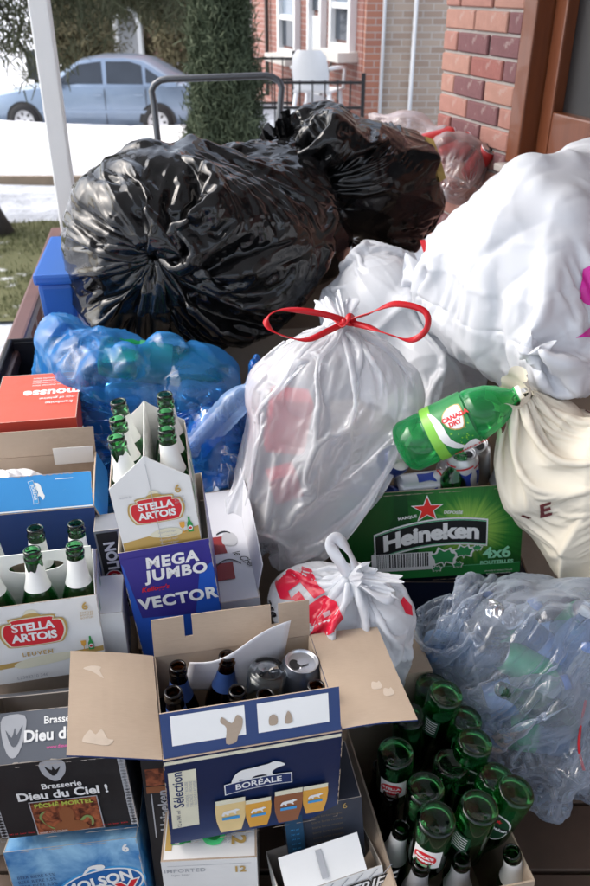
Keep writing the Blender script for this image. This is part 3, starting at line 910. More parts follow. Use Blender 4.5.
BR = [m_nearbrick('brick salmon', (.36, .175, .14)), m_nearbrick('brick red', (.28, .105, .09)), m_nearbrick('brick plum', (.17, .075, .08)), m_nearbrick('brick orange', (.38, .20, .155))]
brm = []
for k in range(4):
    o = bevel(MB().box((0, 0, 0), (.099, .05, .029)).build('brick', BR[k], wallr), .004, 1)
    brm.append(o.data); bpy.data.objects.remove(o)
rg = random.Random(5); count = 0
hm = [None] * 4
for k in range(4):
    o = bevel(MB().box((0, 0, 0), (.047, .05, .029)).build('brick', BR[k], wallr), .004, 1); hm[k] = o.data; bpy.data.objects.remove(o)
for row in range(0, 34):
    z = .10 + row * .0675 + .034
    if z > 2.38: break
    x = .0 if row % 2 == 0 else -.104
    while x < 2.2:
        c0, c1 = x, x + .208
        x += .208
        k = rg.choices(range(4), (5, 4, 3, 3))[0]; dy = rg.uniform(-.002, .003)
        if c1 <= 0.02: continue
        half = None
        if c0 < 0: half = (0, c1)
        inwin = S0 - .03 < z < S1 + .03
        if inwin:
            if c0 >= W0 - .02 and c1 <= W1 + .02: continue
            if c0 < W0 < c1: half = (c0, W0) if W0 - c0 > .05 else None; 
            if c0 < W0 < c1 and half is None: continue
            if c0 < W1 < c1: half = (W1, c1) if c1 - W1 > .05 else None
            if c0 < W1 < c1 and half is None: continue
        if count >= 295 and z < .45: continue
        if half:
            w = half[1] - half[0]
            inst('brick', hm[k], wallr, Matrix.Translation(((half[0] + half[1]) / 2, .05 + dy - .004, z)) @ Matrix.Diagonal((max(.3, (w - .009) / .094), 1, 1, 1)))
        else:
            inst('brick', brm[k], wallr, Matrix.Translation(((c0 + c1) / 2, .05 + dy - .004, z)))
        count += 1
win = empty('wooden_window', wallr.matrix_world @ Vector((1.06, 0, S0)), Matrix.Rotation(rad(-72), 3, 'Z'), 'orange brown wooden window with dark glass in the brick wall', 'window')
def m_wood():
    m, nt, b, out = nodes('varnished wood')
    tc = nt.nodes.new('ShaderNodeTexCoord'); mp = nt.nodes.new('ShaderNodeMapping'); mp.inputs['Scale'].default_value = (30, 30, 2.2)
    nt.links.new(tc.outputs['Object'], mp.inputs[0])
    nt.links.new(mixc(nt, noise(nt, 1.6, 6, vec=mp.outputs[0], dist=.6), (.11, .032, .013), (.20, .060, .022)), b.inputs['Base Color'])
    b.inputs['Roughness'].default_value = .35; b.inputs['Coat Weight'].default_value = .3; return m
WOOD = m_wood(); hw = (W1 - W0) / 2 - .004; hh = S1 - S0
def wb(name, x0, x1, y0, y1, z0, z1, m, par, bv=.006):
    return bevel(MB().box(((x0 + x1) / 2, (y0 + y1) / 2, (z0 + z1) / 2), ((x1 - x0) / 2, (y1 - y0) / 2, (z1 - z0) / 2)).build(name, m, par), bv)
for s in (-1, 1):
    wb('jamb', min(s * hw, s * (hw - .07)), max(s * hw, s * (hw - .07)), -.012, .12, .03, hh - .004, WOOD, win)
    wb('sash_stile', min(s * (hw - .075), s * (hw - .135)), max(s * (hw - .075), s * (hw - .135)), .045, .10, .06, hh - .08, WOOD, win)
wb('head', -hw + .072, hw - .072, -.012, .12, hh - .075, hh - .004, WOOD, win)
wb('sill', -hw - .0, hw + .0, -.05, .12, .004, .028, flat('sill stone', (.40, .36, .33), .8), win)
wb('sash_rail', -hw + .137, hw - .137, .045, .10, .06, .19, WOOD, win)
wb('sash_rail', -hw + .137, hw - .137, .045, .10, hh - .18, hh - .08, WOOD, win)
wb('bottom_stop', -hw + .072, hw - .072, .02, .12, .030, .057, WOOD, win)
m, nt, b, out = nodes('screen glass')
nt.links.new(mixc(nt, noise(nt, 3, 3), (.012, .012, .014), (.03, .028, .028)), b.inputs['Base Color']); b.inputs['Roughness'].default_value = .32
MB().box((0, .085, (hh + .01) / 2), (hw - .136, .004, (hh - .36) / 2 + .0)).build('pane', m, win)

# sleigh shovel behind the pile
so = empty('snow_scoop', (at(217, 90, 3.0)[0], 3.05, 0), label='curved grey tube handle of a snow scoop behind the black bags', cat='snow scoop')
STEEL = flat('grey steel tube', (.10, .105, .115), .35, .6, var=.1)
pL, pR = at(152, 97, 3.0), at(282, 92, 3.0)
def so_l(p): return (p[0] - so.location.x, p[1] - so.location.y, p[2])
c1, c2 = so_l(pL), so_l(pR); top = c1[2] + .06
pts = [(c1[0] + .05, -.05, .18), (c1[0] + .03, .10, .75), (c1[0] + .005, c1[1], c1[2] - .02), (c1[0], c1[1] + .004, c1[2] + .02), (c1[0] + .012, c1[1] + .008, top - .018), (c1[0] + .035, c1[1] + .01, top - .004), (c1[0] + .06, c1[1] + .01, top)]
mir = [(c1[0] + c2[0] - x, y, z + .012) for x, y, z in pts[::-1]]
MB().tube(pts + mir, .0125, 12).build('tube_handle', STEEL, so, True)
V = []; F = []
for i in range(7):
    t = i / 6; y = -.12 - .45 * t; z = .30 * (1 - t) ** 2 + .012
    for x in (-.27, -.25, .25, .27): V.append((x, y, z + (.06 if abs(x) > .26 else 0)))
for i in range(6):
    for j in range(3): F.append((i * 4 + j, i * 4 + j + 1, i * 4 + 5 + j, i * 4 + 4 + j))
o = pyd('scoop_pan', V, F, flat('scoop steel', (.35, .36, .38), .4, .5), so, True)
o.modifiers.new('thickness', 'SOLIDIFY').thickness = .004

# ---------------------------------------------------------------- plastic bags: a tube of film draped over its contents
def rotm(rx, ry, rz): return np.array(Euler((rad(rx), rad(ry), rad(rz))).to_matrix())

def ell(c,r,rot=(0,0,0)): return ('e',np.array(c,np.float32),np.array(r,np.float32),rotm(*rot).astype(np.float32))
def bxc(c,h,rot=(0,0,0),rd=.02): return ('b',np.array(c,np.float32),np.array(h,np.float32),rotm(*rot).astype(np.float32),rd)

def push(P,col,soft=1.0):
    for k in col:
        if k[0]=='e':
            q=((P-k[1])@k[3])/k[2]; n=np.sqrt((q*q).sum(-1))+1e-9
            m=n<1
            if m.any():
                qq=q[m]/n[m][:,None]*(1+(n[m][:,None]-1)*(1-soft))
                P[m]=k[1]+(qq*k[2])@k[3].T
        elif k[0]=='b':
            h=k[2]; q=(P-k[1])@k[3]; rd=k[4]
            d=np.abs(q)-(h-rd); o=np.maximum(d,0); L=np.sqrt((o*o).sum(-1)); ins=d.max(-1)
            m=(L<rd)
            if m.any():
                qm=q[m]; om=o[m]; Lm=L[m]
                s=np.sign(qm); s[s==0]=1
                core=np.clip(qm,-(h-rd),(h-rd))
                res=np.empty_like(qm)
                a=Lm>1e-7
                res[a]=core[a]+(qm[a]-core[a])/Lm[a][:,None]*rd
                b=~a
                if b.any():
                    qb=qm[b].copy(); i=np.argmax(d[m][b],-1); r=np.arange(len(qb)); qb[r,i]=s[b][r,i]*h[i]; res[b]=qb
                P[m]=k[1]+res@k[3].T
        elif k[0]=='z':
            np.maximum(P[...,2],k[1],out=P[...,2])
        elif k[0]=='h':                # keep on the positive side of plane n.p>=d
            d=P@k[1]-k[2]; m=d<0
            P[m]-=d[m][:,None]*k[1]
    return P

def con(A,B,rest,ks,kc):
    d=B-A; L=np.sqrt((d*d).sum(-1))+1e-9
    e=(L-rest)/L
    e=np.where(e>0,e*ks,e*kc)
    return d*(e*.5)[...,None]

def sim_bag(bot,tie,C,L,inner,outer=(),NU=160,NV=110,iters=(160,120,90),seed=1,grav=.0006,neck=.0,neckdir=None,bend=.25,comp=.9,knot=.012,botr=None,infl=.0,bulge=.5,om=1.0,rn=0.0,rnf=6):
    """cylindrical film of girth C and length L, closed at bot, gathered at tie, shrunk over its contents"""
    rng=np.random.default_rng(seed)
    bot=np.array(bot,float); tie=np.array(tie,float)
    ax=tie-bot; al=np.linalg.norm(ax); ax/=al
    t1=np.cross(ax,[0.3,.2,1.]); t1/=np.linalg.norm(t1); t2=np.cross(ax,t1)
    lev=len(iters)
    nu=NU>>(lev-1); nv=NV>>(lev-1)
    v=np.linspace(0,1,nv); a=np.arange(nu)/nu*2*math.pi
    R=C/(2*math.pi)
    prof=np.sin(np.clip(v,0,1)*math.pi)**bulge*R*.95+.01
    P=(bot+np.outer(v,ax*al))[:,None,:]+prof[:,None,None]*(np.cos(a)[:,None]*t1+np.sin(a)[:,None]*t2)[None]
    lo=np.min([k[1]-np.max(k[2])*1.15 for k in inner if k[0] in 'eb']+[bot,tie],0)-.02; hi=np.max([k[1]+np.max(k[2])*1.15 for k in inner if k[0] in 'eb']+[bot,tie],0)+.02
    outer=[k for k in outer if k[0] not in 'eb' or (np.all(k[1]+np.max(k[2])>lo) and np.all(k[1]-np.max(k[2])<hi))]
    for l in range(lev):
        if l:
            Q=np.empty((P.shape[0]*2,P.shape[1]*2,3))
            Pm=np.empty((P.shape[0]*2,P.shape[1],3)); Pm[0::2]=P; Pm[1:-1:2]=(P[:-1]+P[1:])/2; Pm[-1]=P[-1]
            Pm[-2]=(P[-2]+3*P[-1])/4 if P.shape[0]>1 else P[-1]
            Q[:,0::2]=Pm; Q[:,1::2]=(Pm+np.roll(Pm,-1,1))/2
            P=Q
        nv,nu=P.shape[:2]
        hu=C/nu; hv=L/(nv-1); hd=math.hypot(hu,hv)
        ang=np.arange(nu)/nu*2*math.pi
        P=(P+rng.normal(0,hu*.25,P.shape)).astype(np.float32)
        ring_t=tie+knot*(np.cos(ang)[:,None]*t1+np.sin(ang)[:,None]*t2)
        mir=(-np.arange(nu))%nu
        def seal(P):
            if botr is None:                 # flat welded bottom seam: front and back film meet
                s=(P[0]+P[0][mir])*.5; P[0]=s
            else: P[0]=bot+botr*(np.cos(ang)[:,None]*t1+np.sin(ang)[:,None]*t2)
        V=np.zeros_like(P)
        Hu=np.full((nv,nu),hu); Hv=np.full((nv-1,nu),hv); Hd=np.full((nv-1,nu),hd)
        if rn:
            for f,w in ((rnf,.5),(rnf*2,.5),(rnf*4,.5)):
                for A,k in ((Hu,0),(Hv,1)):
                    g=rng.normal(0,1,(f,f*2)); 
                    yy=np.linspace(0,f-1.001,A.shape[0]); xx=np.arange(nu)/nu*f*2
                    y0=yy.astype(int); x0=xx.astype(int); fy=(yy-y0)[:,None]; fx=(xx-x0)[None]
                    fy=fy*fy*(3-2*fy); fx=fx*fx*(3-2*fx)
                    x1=(x0+1)%(f*2)
                    n=(g[y0][:,x0]*(1-fx)+g[y0][:,x1]*fx)*(1-fy)+(g[y0+1][:,x0]*(1-fx)+g[y0+1][:,x1]*fx)*fy
                    A*=1+rn*w*np.clip(n,-.5,2)
            Hu=Hu.astype(np.float32); Hv=Hv.astype(np.float32)
            Hd=np.sqrt(Hu[:-1]**2+Hv**2)
        for it in range(iters[l]):
            O=P.copy()
            P=P+V*.85; P[...,2]-=grav
            if infl:
                du=np.roll(P,-1,1)-np.roll(P,1,1); dv=np.zeros_like(P); dv[1:-1]=P[2:]-P[:-2]
                n=np.cross(du,dv); n/=np.sqrt((n*n).sum(-1))[...,None]+1e-9
                P+=n*infl
            for k in range(3):
                D=np.zeros_like(P)
                c=con(P,np.roll(P,-1,1),Hu,1,comp); D+=c*.5; D-=np.roll(c,1,1)*.5
                c=con(P[:-1],P[1:],Hv,1,comp); D[:-1]+=c*.5; D[1:]-=c*.5
                if k!=1:
                    N=np.roll(P,-1,1)
                    c=con(P[:-1],N[1:],Hd,.5,.35); D[:-1]+=c*.5; D[1:]-=np.roll(c,1,1)*.5
                    c=con(N[:-1],P[1:],Hd,.5,.35); D[:-1]+=np.roll(c,1,1)*.5; D[1:]-=c*.5
                if k==2 and bend:
                    c=con(P,np.roll(P,-2,1),2*hu,0,bend); D+=c*.5; D-=np.roll(c,2,1)*.5
                    c=con(P[:-2],P[2:],2*hv,0,bend); D[:-2]+=c*.5; D[2:]-=c*.5
                P=P+D*om
                P[-1]=ring_t; seal(P)
            P=push(P,inner)
            if it%3==0 or it>iters[l]-8: P=push(P,outer)
            P[-1]=ring_t; seal(P)
            V=P-O
            vl=np.sqrt((V*V).sum(-1)); V*=np.minimum(1,hu/(vl+1e-9))[...,None]
    return P


def finer(P):
    """double the grid with smooth midpoints"""
    Q = np.empty((P.shape[0], P.shape[1] * 2, 3)); Q[:, 0::2] = P
    Q[:, 1::2] = (-np.roll(P, 1, 1) + 9 * P + 9 * np.roll(P, -1, 1) - np.roll(P, -2, 1)) / 16
    E = np.concatenate([2 * Q[:1] - Q[1:2], Q, 2 * Q[-1:] - Q[-2:-1]], 0)
    R = np.empty((P.shape[0] * 2 - 1, P.shape[1] * 2, 3)); R[0::2] = Q
    R[1::2] = (-E[:-3] + 9 * E[1:-2] + 9 * E[2:-1] - E[3:]) / 16
    return R

def crumple(P, amp, seed, n=16, f=7.0, w=.045, pleat=0.0, up=True):
    """sharp local creases across the film, and pleats running into the tie"""
    if up: P = finer(P)
    rg = np.random.default_rng(seed); nv, nu = P.shape[:2]
    du = np.roll(P, -1, 1) - np.roll(P, 1, 1); dv = np.gradient(P, axis=0)
    N = np.cross(du, dv); N /= np.linalg.norm(N, axis=-1)[..., None] + 1e-9
    H = np.zeros((nv, nu))
    def unit(): d = rg.normal(0, 1, 3); return d / np.linalg.norm(d)
    for k in range(n):
        ff = f * rg.uniform(.6, 2.0); s = P @ unit() * ff + rg.uniform(0, 1) + .10 * np.sin(P @ unit() * 9 + rg.uniform(0, 6)) + .04 * np.sin(P @ unit() * 31 + rg.uniform(0, 6))
        d = np.abs(s - np.floor(s) - .5) / ff
        ww = w * rg.uniform(.10, .32)
        m = np.clip(np.sin(P @ unit() * rg.uniform(9, 18) + rg.uniform(0, 6)) * np.sin(P @ unit() * rg.uniform(9, 18) + rg.uniform(0, 6)) * 2.2 - .15, 0, 1)
        H += rg.choice((-1, 1, 1)) * np.exp(-(d / ww)) * m * rg.uniform(.5, 1.0)
    if pleat:
        v = np.linspace(0, 1, nv)[:, None]; a = np.arange(nu)[None] / nu * 2 * math.pi
        for k in range(10):
            q = rg.integers(9, 46); ph = rg.uniform(0, 6)
            r = 1 - np.abs(np.sin(q * a * .5 + ph + 1.2 * np.sin(v * rg.uniform(2, 6) + ph)))
            H += pleat * r ** 2 * np.clip((v - rg.uniform(.45, .75)) * 3, 0, 1) * (.5 + .5 * np.sin(a * rg.integers(2, 6) + ph)) * .5
    H[-1] = 0; H[0] *= .3
    return P + N * (H * amp)[..., None]

def bag_mesh(name, P, m, label, cat='bag', group=None):
    base = np.array([P[..., 0].mean(), P[..., 1].mean(), P[..., 2].min()])
    Q = (P - base).reshape(-1, 3); nv, nu = P.shape[:2]
    idx = np.arange(nv * nu).reshape(nv, nu); j = np.roll(idx, -1, 1)
    F = np.stack([idx[:-1], j[:-1], j[1:], idx[1:]], -1).reshape(-1, 4)
    o = pyd(name, Q, F, m, smooth=True)
    o.location = base
    uv = o.data.uv_layers.new(name='UVMap')
    ii, jj = np.meshgrid(np.arange(nv - 1), np.arange(nu), indexing='ij')
    c = np.stack([np.stack([jj / nu, ii / nv], -1), np.stack([(jj + 1) / nu, ii / nv], -1), np.stack([(jj + 1) / nu, (ii + 1) / nv], -1), np.stack([jj / nu, (ii + 1) / nv], -1)], 2)
    uv.data.foreach_set('uv', c.astype(np.float32).ravel())
    return tag(o, label, cat, group)

def ruffle(bag, name, tie, d, L, R, m, seed=0, r0=.014, nu=96, nv=16, pl=6, amp=.75):
    """the gathered end of a bag beyond its tie"""
    rg = np.random.default_rng(seed); d = np.array(d, float); d /= np.linalg.norm(d)
    t1 = np.cross(d, [.3, .2, 1]); t1 /= np.linalg.norm(t1); t2 = np.cross(d, t1)
    a = np.arange(nu) / nu * 2 * math.pi; ph = rg.uniform(0, 6, 6)
    P = np.zeros((nv, nu, 3))
    for i in range(nv):
        v = i / (nv - 1)
        w = .45 * np.sin(pl * a + ph[0] + v) + .3 * np.sin((pl * 2 + 1) * a + ph[1] - 2 * v) + .25 * np.sin(3 * a + ph[2] + 2 * v)
        r = r0 + (R - r0) * v ** .75 * (1 + amp * w)
        h = L * v * (1 + .22 * np.sin(4 * a + ph[3]) + .15 * np.sin(9 * a + ph[4])) + .25 * L * v * v * np.cos(a + ph[5])
        P[i] = np.array(tie) + r[:, None] * (np.cos(a)[:, None] * t1 + np.sin(a)[:, None] * t2) + h[:, None] * d
    idx = np.arange(nv * nu).reshape(nv, nu); j = np.roll(idx, -1, 1)
    F = np.stack([idx[:-1], j[:-1], j[1:], idx[1:]], -1).reshape(-1, 4)
    return pyd(name, (P - np.array(bag.location)).reshape(-1, 3), F, m, bag, True)

def ribbon(bag, name, pts, w, m, parent=None, up=(0, -.4, 1), n=8, th=.001):
    """flat twisted ribbon through world points"""
    pts = [np.array(p, float) for p in pts]; C = []
    for i in range(len(pts) - 1):
        p0, p1, p2, p3 = pts[max(0, i - 1)], pts[i], pts[i + 1], pts[min(len(pts) - 1, i + 2)]
        for k in range(n):
            t = k / n; C.append(.5 * (2 * p1 + (p2 - p0) * t + (2 * p0 - 5 * p1 + 4 * p2 - p3) * t * t + (3 * p1 - p0 - 3 * p2 + p3) * t ** 3))
    C.append(pts[-1]); C = np.array(C) - np.array(bag.location); V = []; F = []
    m_ = len(C); up = np.array(up, float)
    for i in range(m_):
        d = C[min(m_ - 1, i + 1)] - C[max(0, i - 1)]; d /= np.linalg.norm(d) + 1e-9
        tw = .9 * math.sin(i * .23) ; s = np.cross(d, up); s /= np.linalg.norm(s) + 1e-9; q = np.cross(s, d)
        s2 = s * math.cos(tw) + q * math.sin(tw); q2 = np.cross(s2, d)
        V += [C[i] - s2 * w / 2 - q2 * th, C[i] + q2 * w * .07 - q2 * th, C[i] + s2 * w / 2 - q2 * th, C[i] + s2 * w / 2 + q2 * th, C[i] + q2 * w * .07 + q2 * th, C[i] - s2 * w / 2 + q2 * th]
    for i in range(m_ - 1):
        for k in range(6): F.append((i * 6 + k, i * 6 + (k + 1) % 6, (i + 1) * 6 + (k + 1) % 6, (i + 1) * 6 + k))
    return pyd(name, V, F, m, parent or bag, True)

def lumps(c, r, n, s, seed):
    rg = np.random.default_rng(seed); out = []
    for _ in range(n):
        d = rg.normal(0, 1, 3); d /= np.linalg.norm(d); out.append(ell(np.array(c) + d * np.array(r) * .72, np.array([s, s, s]) * rg.uniform(.7, 1.2, 3)))
    return out

INN = {
 'black1': [ell(at(160, 249, 2.04), (.245, .19, .245)), ell(at(255, 226, 2.28), (.19, .21, .175)), ell(at(310, 235, 2.42), (.13, .16, .15))] + lumps(at(160, 249, 2.03), (.265, .2, .262), 14, .075, 3) + [bxc(at(195, 205, 2.06), (.10, .10, .12), (20, 35, 15)), bxc(at(120, 290, 2.04), (.08, .10, .10), (10, 30, 40))],
 'black2': [ell(at(356, 180, 2.42), (.205, .18, .172), (0, 6, 0)), ell(at(404, 190, 2.48), (.11, .14, .12)), bxc(at(385, 168, 2.42), (.12, .10, .10), (15, 12, 20))] + lumps(at(356, 180, 2.42), (.22, .2, .19), 11, .06, 8),
 'white_r': [ell(at(540, 262, 1.74), (.185, .19, .215), (0, -14, 0)), ell(at(610, 228, 1.84), (.23, .2, .20)), bxc(at(500, 292, 1.74), (.10, .11, .13), (10, 20, 30), .03), bxc(at(560, 328, 1.72), (.14, .12, .07), (25, -6, -20), .03)] + lumps(at(530, 262, 1.74), (.22, .19, .235), 16, .062, 5),
 'white_m': [ell(at(390, 305, 2.0), (.14, .14, .11), (0, 35, 0)), ell(at(425, 360, 1.95), (.09, .11, .10)), bxc(at(405, 330, 1.98), (.10, .08, .10), (15, 40, 10), .01)] + lumps(at(395, 315, 1.98), (.14, .14, .13), 7, .05, 6),
 'white_t': [ell(at(336, 390, 1.66), (.160, .13, .125)), ell(at(278, 472, 1.68), (.068, .08, .10), (0, 16, 0)), bxc(at(282, 425, 1.66), (.060, .06, .10), (0, 12, 8), .02), ell(at(397, 400, 1.66), (.055, .07, .085)), ell(at(274, 395, 1.67), (.06, .08, .08)), ell(at(296, 436, 1.67), (.09, .09, .085))] + lumps(at(336, 390, 1.66), (.15, .12, .12), 5, .05, 9),
 'shop': [ell(at(318, 600, 1.46), (.090, .08, .062)), ell(at(378, 618, 1.45), (.066, .07, .075)), bxc(at(340, 625, 1.46), (.085, .05, .045), (10, 5, 20), .006)] + lumps(at(342, 606, 1.46), (.095, .08, .07), 6, .034, 4),
 'canvas': [ell(at(588, 480, 1.60), (.100, .09, .14), (0, 14, 0)), bxc(at(606, 490, 1.62), (.09, .08, .13), (0, 18, 10), .006), ell(at(548, 420, 1.60), (.065, .07, .045))],
 'clear': [ell(at(510, 640, 1.54), (.125, .11, .095)), ell(at(532, 692, 1.54), (.13, .10, .11)), ell(at(575, 640, 1.56), (.10, .11, .12)), ell(at(450, 612, 1.57), (.075, .08, .06)), ell(at(535, 608, 1.60), (.11, .09, .05))] + lumps(at(522, 660, 1.54), (.17, .12, .15), 12, .045, 12),
 'blue': [ell(at(112, 368, 1.80), (.13, .12, .075), (0, 18, 0)), ell(at(195, 378, 1.80), (.10, .12, .07)), ell(at(212, 440, 1.76), (.055, .08, .09)), ell(at(60, 338, 1.84), (.055, .08, .05)), ell(at(95, 412, 1.78), (.05, .08, .06)), ell(at(160, 400, 1.80), (.08, .10, .06))] + lumps(at(130, 372, 1.78), (.19, .12, .09), 9, .04, 2),
 'red_clear': [ell(at(462, 155, 2.70), (.09, .10, .07), (0, 25, 0)), ell(at(412, 128, 2.84), (.09, .10, .055), (0, 20, 0))] + lumps(at(450, 150, 2.72), (.1, .1, .06), 7, .04, 13),
}
def others(me, shrink=.96):
    out = []
    for k, v in INN.items():
        if k != me:
            for e in v[:3]:
                out.append(e[:2] + (e[2] * shrink,) + e[3:])
    return out
HEIN_POS, HEIN_ROT, HEIN_DIM = (.105, 1.416, .275), (-.7, -.9, -5.0), (.400, .27, .232)
def boxcol(pos, rot, dims, rd=.004):
    R = np.array(ypr(*rot)); return ('b', np.array(pos) + R @ (np.array(dims) / 2), np.array(dims) / 2, R, rd)
BORE_POS, BORE_ROT, BORE_DIM = (-.189, .753, .315), (12.3, 0, 1.0), (.261, .207, .188)
BCOL = [boxcol(HEIN_POS, HEIN_ROT, HEIN_DIM), boxcol(BORE_POS, BORE_ROT, BORE_DIM)]

BLACK = film('black bag film', (.006, .006, .0065), .10, bscale=13, bstr=.35, bdist=.006, spec=.5, pl=.8, fine=.2)
WHITE = film('white bag film', (.74, .76, .80), .28, transl=.30, bscale=11, bstr=.45, pl=.5, fine=.2)
WHITE2 = film('thick white bag film', (.74, .76, .80), .36, transl=.20, bscale=7, bstr=.5, bdist=.008, fine=.3)
SHEER = film('sheer white film', (.80, .82, .86), .18, transl=.35, clear=.58, tcol=(.95, .96, .98), bscale=12, bstr=.25, pl=.9, fine=.25)
SHOPF = film('shop bag film', (.78, .80, .83), .24, transl=.32, clear=.14, tcol=(.95, .96, 1.0), bscale=16, bstr=.5, pl=.4, fine=.2)
CLEARF = film('clear film', (.60, .68, .82), .08, transl=.18, clear=.88, tcol=(.88, .93, .99), bscale=12, bstr=.6, bdist=.010, pl=.4, fine=.6)
BLUEF = film('blue film', (.04, .26, .72), .10, transl=.40, clear=.80, tcol=(.34, .68, 1.0), bscale=10, bstr=1.0, bdist=.012, pl=.6, fine=.5)
PINKF = film('clear pinkish film', (.62, .52, .52), .12, transl=.25, clear=.82, tcol=(.95, .90, .90), bscale=14, bstr=.8, fine=.3)
def m_canvas():
    m, nt, b, out = nodes('cream canvas')
    nt.links.new(mixc(nt, noise(nt, 6, 4), (.66, .60, .48), (.76, .71, .60)), b.inputs['Base Color']); b.inputs['Roughness'].default_value = .75
    bump(nt, b, crease(nt, 10), .3, .004); return m
CANVAS = m_canvas()
RIB = film('red drawstring', (.60, .012, .02), .35, transl=.2, bscale=60, bstr=.3, bdist=.001)

G_ = dict(grav=.00003, infl=.00001)
P = sim_bag(at(345, 225, 2.62), at(157, 253, 1.86), 1.74, 1.26, INN['black1'], others('black1'), seed=2, rn=.20, rnf=7, knot=.010, NU=192, NV=136, bend=.12, **G_)
b1 = bag_mesh('garbage_bag', crumple(P, .0042, 1, pleat=1.0), BLACK, 'biggest black garbage bag, its gathered knot facing forward')
ruffle(b1, 'knot', at(157, 253, 1.862), at(150, 250, 1.7) - at(157, 253, 1.86), .022, .016, BLACK, 3, r0=.009)
P = sim_bag(at(440, 205, 2.62), at(284, 152, 2.34), 1.36, .96, INN['black2'], others('black2'), seed=5, rn=.22, rnf=7, knot=.012, NU=176, NV=120, bend=.12, **G_)
b2 = bag_mesh('garbage_bag', crumple(P, .0042, 2, pleat=1.0), BLACK, 'black garbage bag at the back, tuft of its tie pointing left')
ruffle(b2, 'tied_end', at(284, 152, 2.34), at(276, 128, 2.3) - at(284, 152, 2.34), .075, .048, BLACK, 5, pl=7)
T_ = dict(grav=.00003, infl=-.00002)
P = sim_bag(at(455, 300, 1.74), at(680, 210, 2.05), 1.54, 1.00, INN['white_r'], others('white_r'), seed=7, rn=.15, rnf=6, knot=.02, bend=.15, comp=.8, **G_)
wr = bag_mesh('plastic_bag', crumple(P, .0040, 3, n=22, f=8), WHITE2, 'big opaque white bag bulging at the right over the canvas tote')
P = sim_bag(at(450, 395, 1.93), at(360, 262, 2.07), 1.02, .70, INN['white_m'], others('white_m'), seed=8, rn=.14, rnf=5, comp=.5, **T_)
wm = bag_mesh('plastic_bag', crumple(P, .0032, 4, pleat=.8), WHITE, 'white bag squeezed in behind the one with the red drawstring')
P = sim_bag(at(274, 550, 1.70), at(344, 324, 1.60), 1.06, .64, INN['white_t'], others('white_t') + BCOL, seed=9, rn=.06, rnf=7, knot=.012, botr=.025, NU=192, NV=128, bend=.1, comp=.3, **T_)
wt = bag_mesh('plastic_bag', crumple(P, .0022, 5, n=12, pleat=1.3), SHEER, 'sheer white bag tied with a red drawstring bow')
ruffle(wt, 'gathered_top', at(344, 323, 1.60), at(332, 302, 1.66) - at(344, 324, 1.60), .050, .036, WHITE, 6, pl=8)
P = sim_bag(at(342, 650, 1.53), at(352, 576, 1.38), .76, .47, INN['shop'], others('shop') + BCOL, seed=10, rn=.18, rnf=6, knot=.010, comp=.6, **T_)
sb = bag_mesh('shopping_bag', crumple(P, .0024, 6, f=10, pleat=1.0), SHOPF, 'small white shopping bag with red print and knotted handles')
P = sim_bag(at(606, 562, 1.62), at(520, 400, 1.55), .76, .56, INN['canvas'], others('canvas') + BCOL, seed=11, grav=.00005, infl=-.00001, rn=.10, rnf=3, knot=.03, comp=.5)
cv = bag_mesh('canvas_bag', crumple(P, .0035, 10, n=14, f=6, w=.07), CANVAS, 'cream canvas tote with maroon stripes under the big white bag')
ruffle(cv, 'rumpled_mouth', at(520, 400, 1.55), at(498, 384, 1.53) - at(520, 400, 1.55), .035, .045, CANVAS, 9, r0=.029, pl=4)
P = sim_bag(at(560, 750, 1.58), at(455, 595, 1.66), 1.0, .80, INN['clear'], others('clear') + BCOL + [('z', .004)], seed=12, rn=.26, rnf=7, NU=176, NV=120, bend=.1, grav=.00003, infl=-.00001, comp=.7)
cl = bag_mesh('recycling_bag', crumple(P, .0060, 7, n=26, f=8), CLEARF, 'clear plastic bag full of empty bottles at lower right')
P = sim_bag(at(22, 326, 1.86), at(256, 360, 1.82), 1.16, .98, INN['blue'], others('blue') + BCOL, seed=13, rn=.28, rnf=7, NU=176, NV=120, bend=.1, grav=.00012, infl=-.00001, comp=.7)
bl = bag_mesh('recycling_bag', crumple(P, .0060, 8, n=24, f=8), BLUEF, 'transparent blue bag under the biggest black bag')
P = sim_bag(at(497, 178, 2.64), at(372, 116, 2.94), .64, .60, INN['red_clear'], others('red_clear'), seed=14, rn=.2, rnf=6, **G_)
rc = bag_mesh('recycling_bag', crumple(P, .0030, 9, n=16, f=8, up=False), PINKF, 'clear bag of red cans against the brick wall at the back')

pc = at(497, 622, 1.50)
P = sim_bag(pc + [.015, 0, .05], pc + [-.01, .03, -.05], .22, .17, [ell(pc, (.026, .020, .036), (0, 10, 0))], seed=31, NU=80, NV=48, iters=(80, 60), grav=.00003, rn=.3, rnf=5)
bag_mesh('foil_wrapper', P, flat('crumpled foil', (.62, .63, .66), .25, .85, var=.1), 'crumpled silver wrapper near the top of the clear bag', 'wrapper')
ribbon(cl, 'drawstring', [at(586, 700, 1.47), at(581, 725, 1.46), at(579, 748, 1.46), at(584, 770, 1.47)], .005, RIB)
# red drawstring bow
k = at(346, 321, 1.575)
def K(px, py, d): return at(px, py, d)
ribbon(wt, 'drawstring', [K(350, 322, 1.570), K(318, 313, 1.540), K(282, 310, 1.520), K(266, 320, 1.510), K(276, 333, 1.510), K(305, 340, 1.520), K(330, 330, 1.550), K(346, 322, 1.570)], .012, RIB)
ribbon(wt, 'drawstring', [K(342, 322, 1.570), K(368, 314, 1.540), K(395, 304, 1.520), K(424, 311, 1.510), K(427, 328, 1.510), K(412, 340, 1.520), K(390, 335, 1.530), K(368, 327, 1.550), K(346, 322, 1.570)], .012, RIB)
ribbon(wt, 'drawstring_knot', [K(334, 318, 1.575), K(342, 327, 1.555), K(350, 316, 1.555), K(354, 325, 1.570), K(344, 322, 1.550), K(338, 326, 1.570)], .012, RIB)
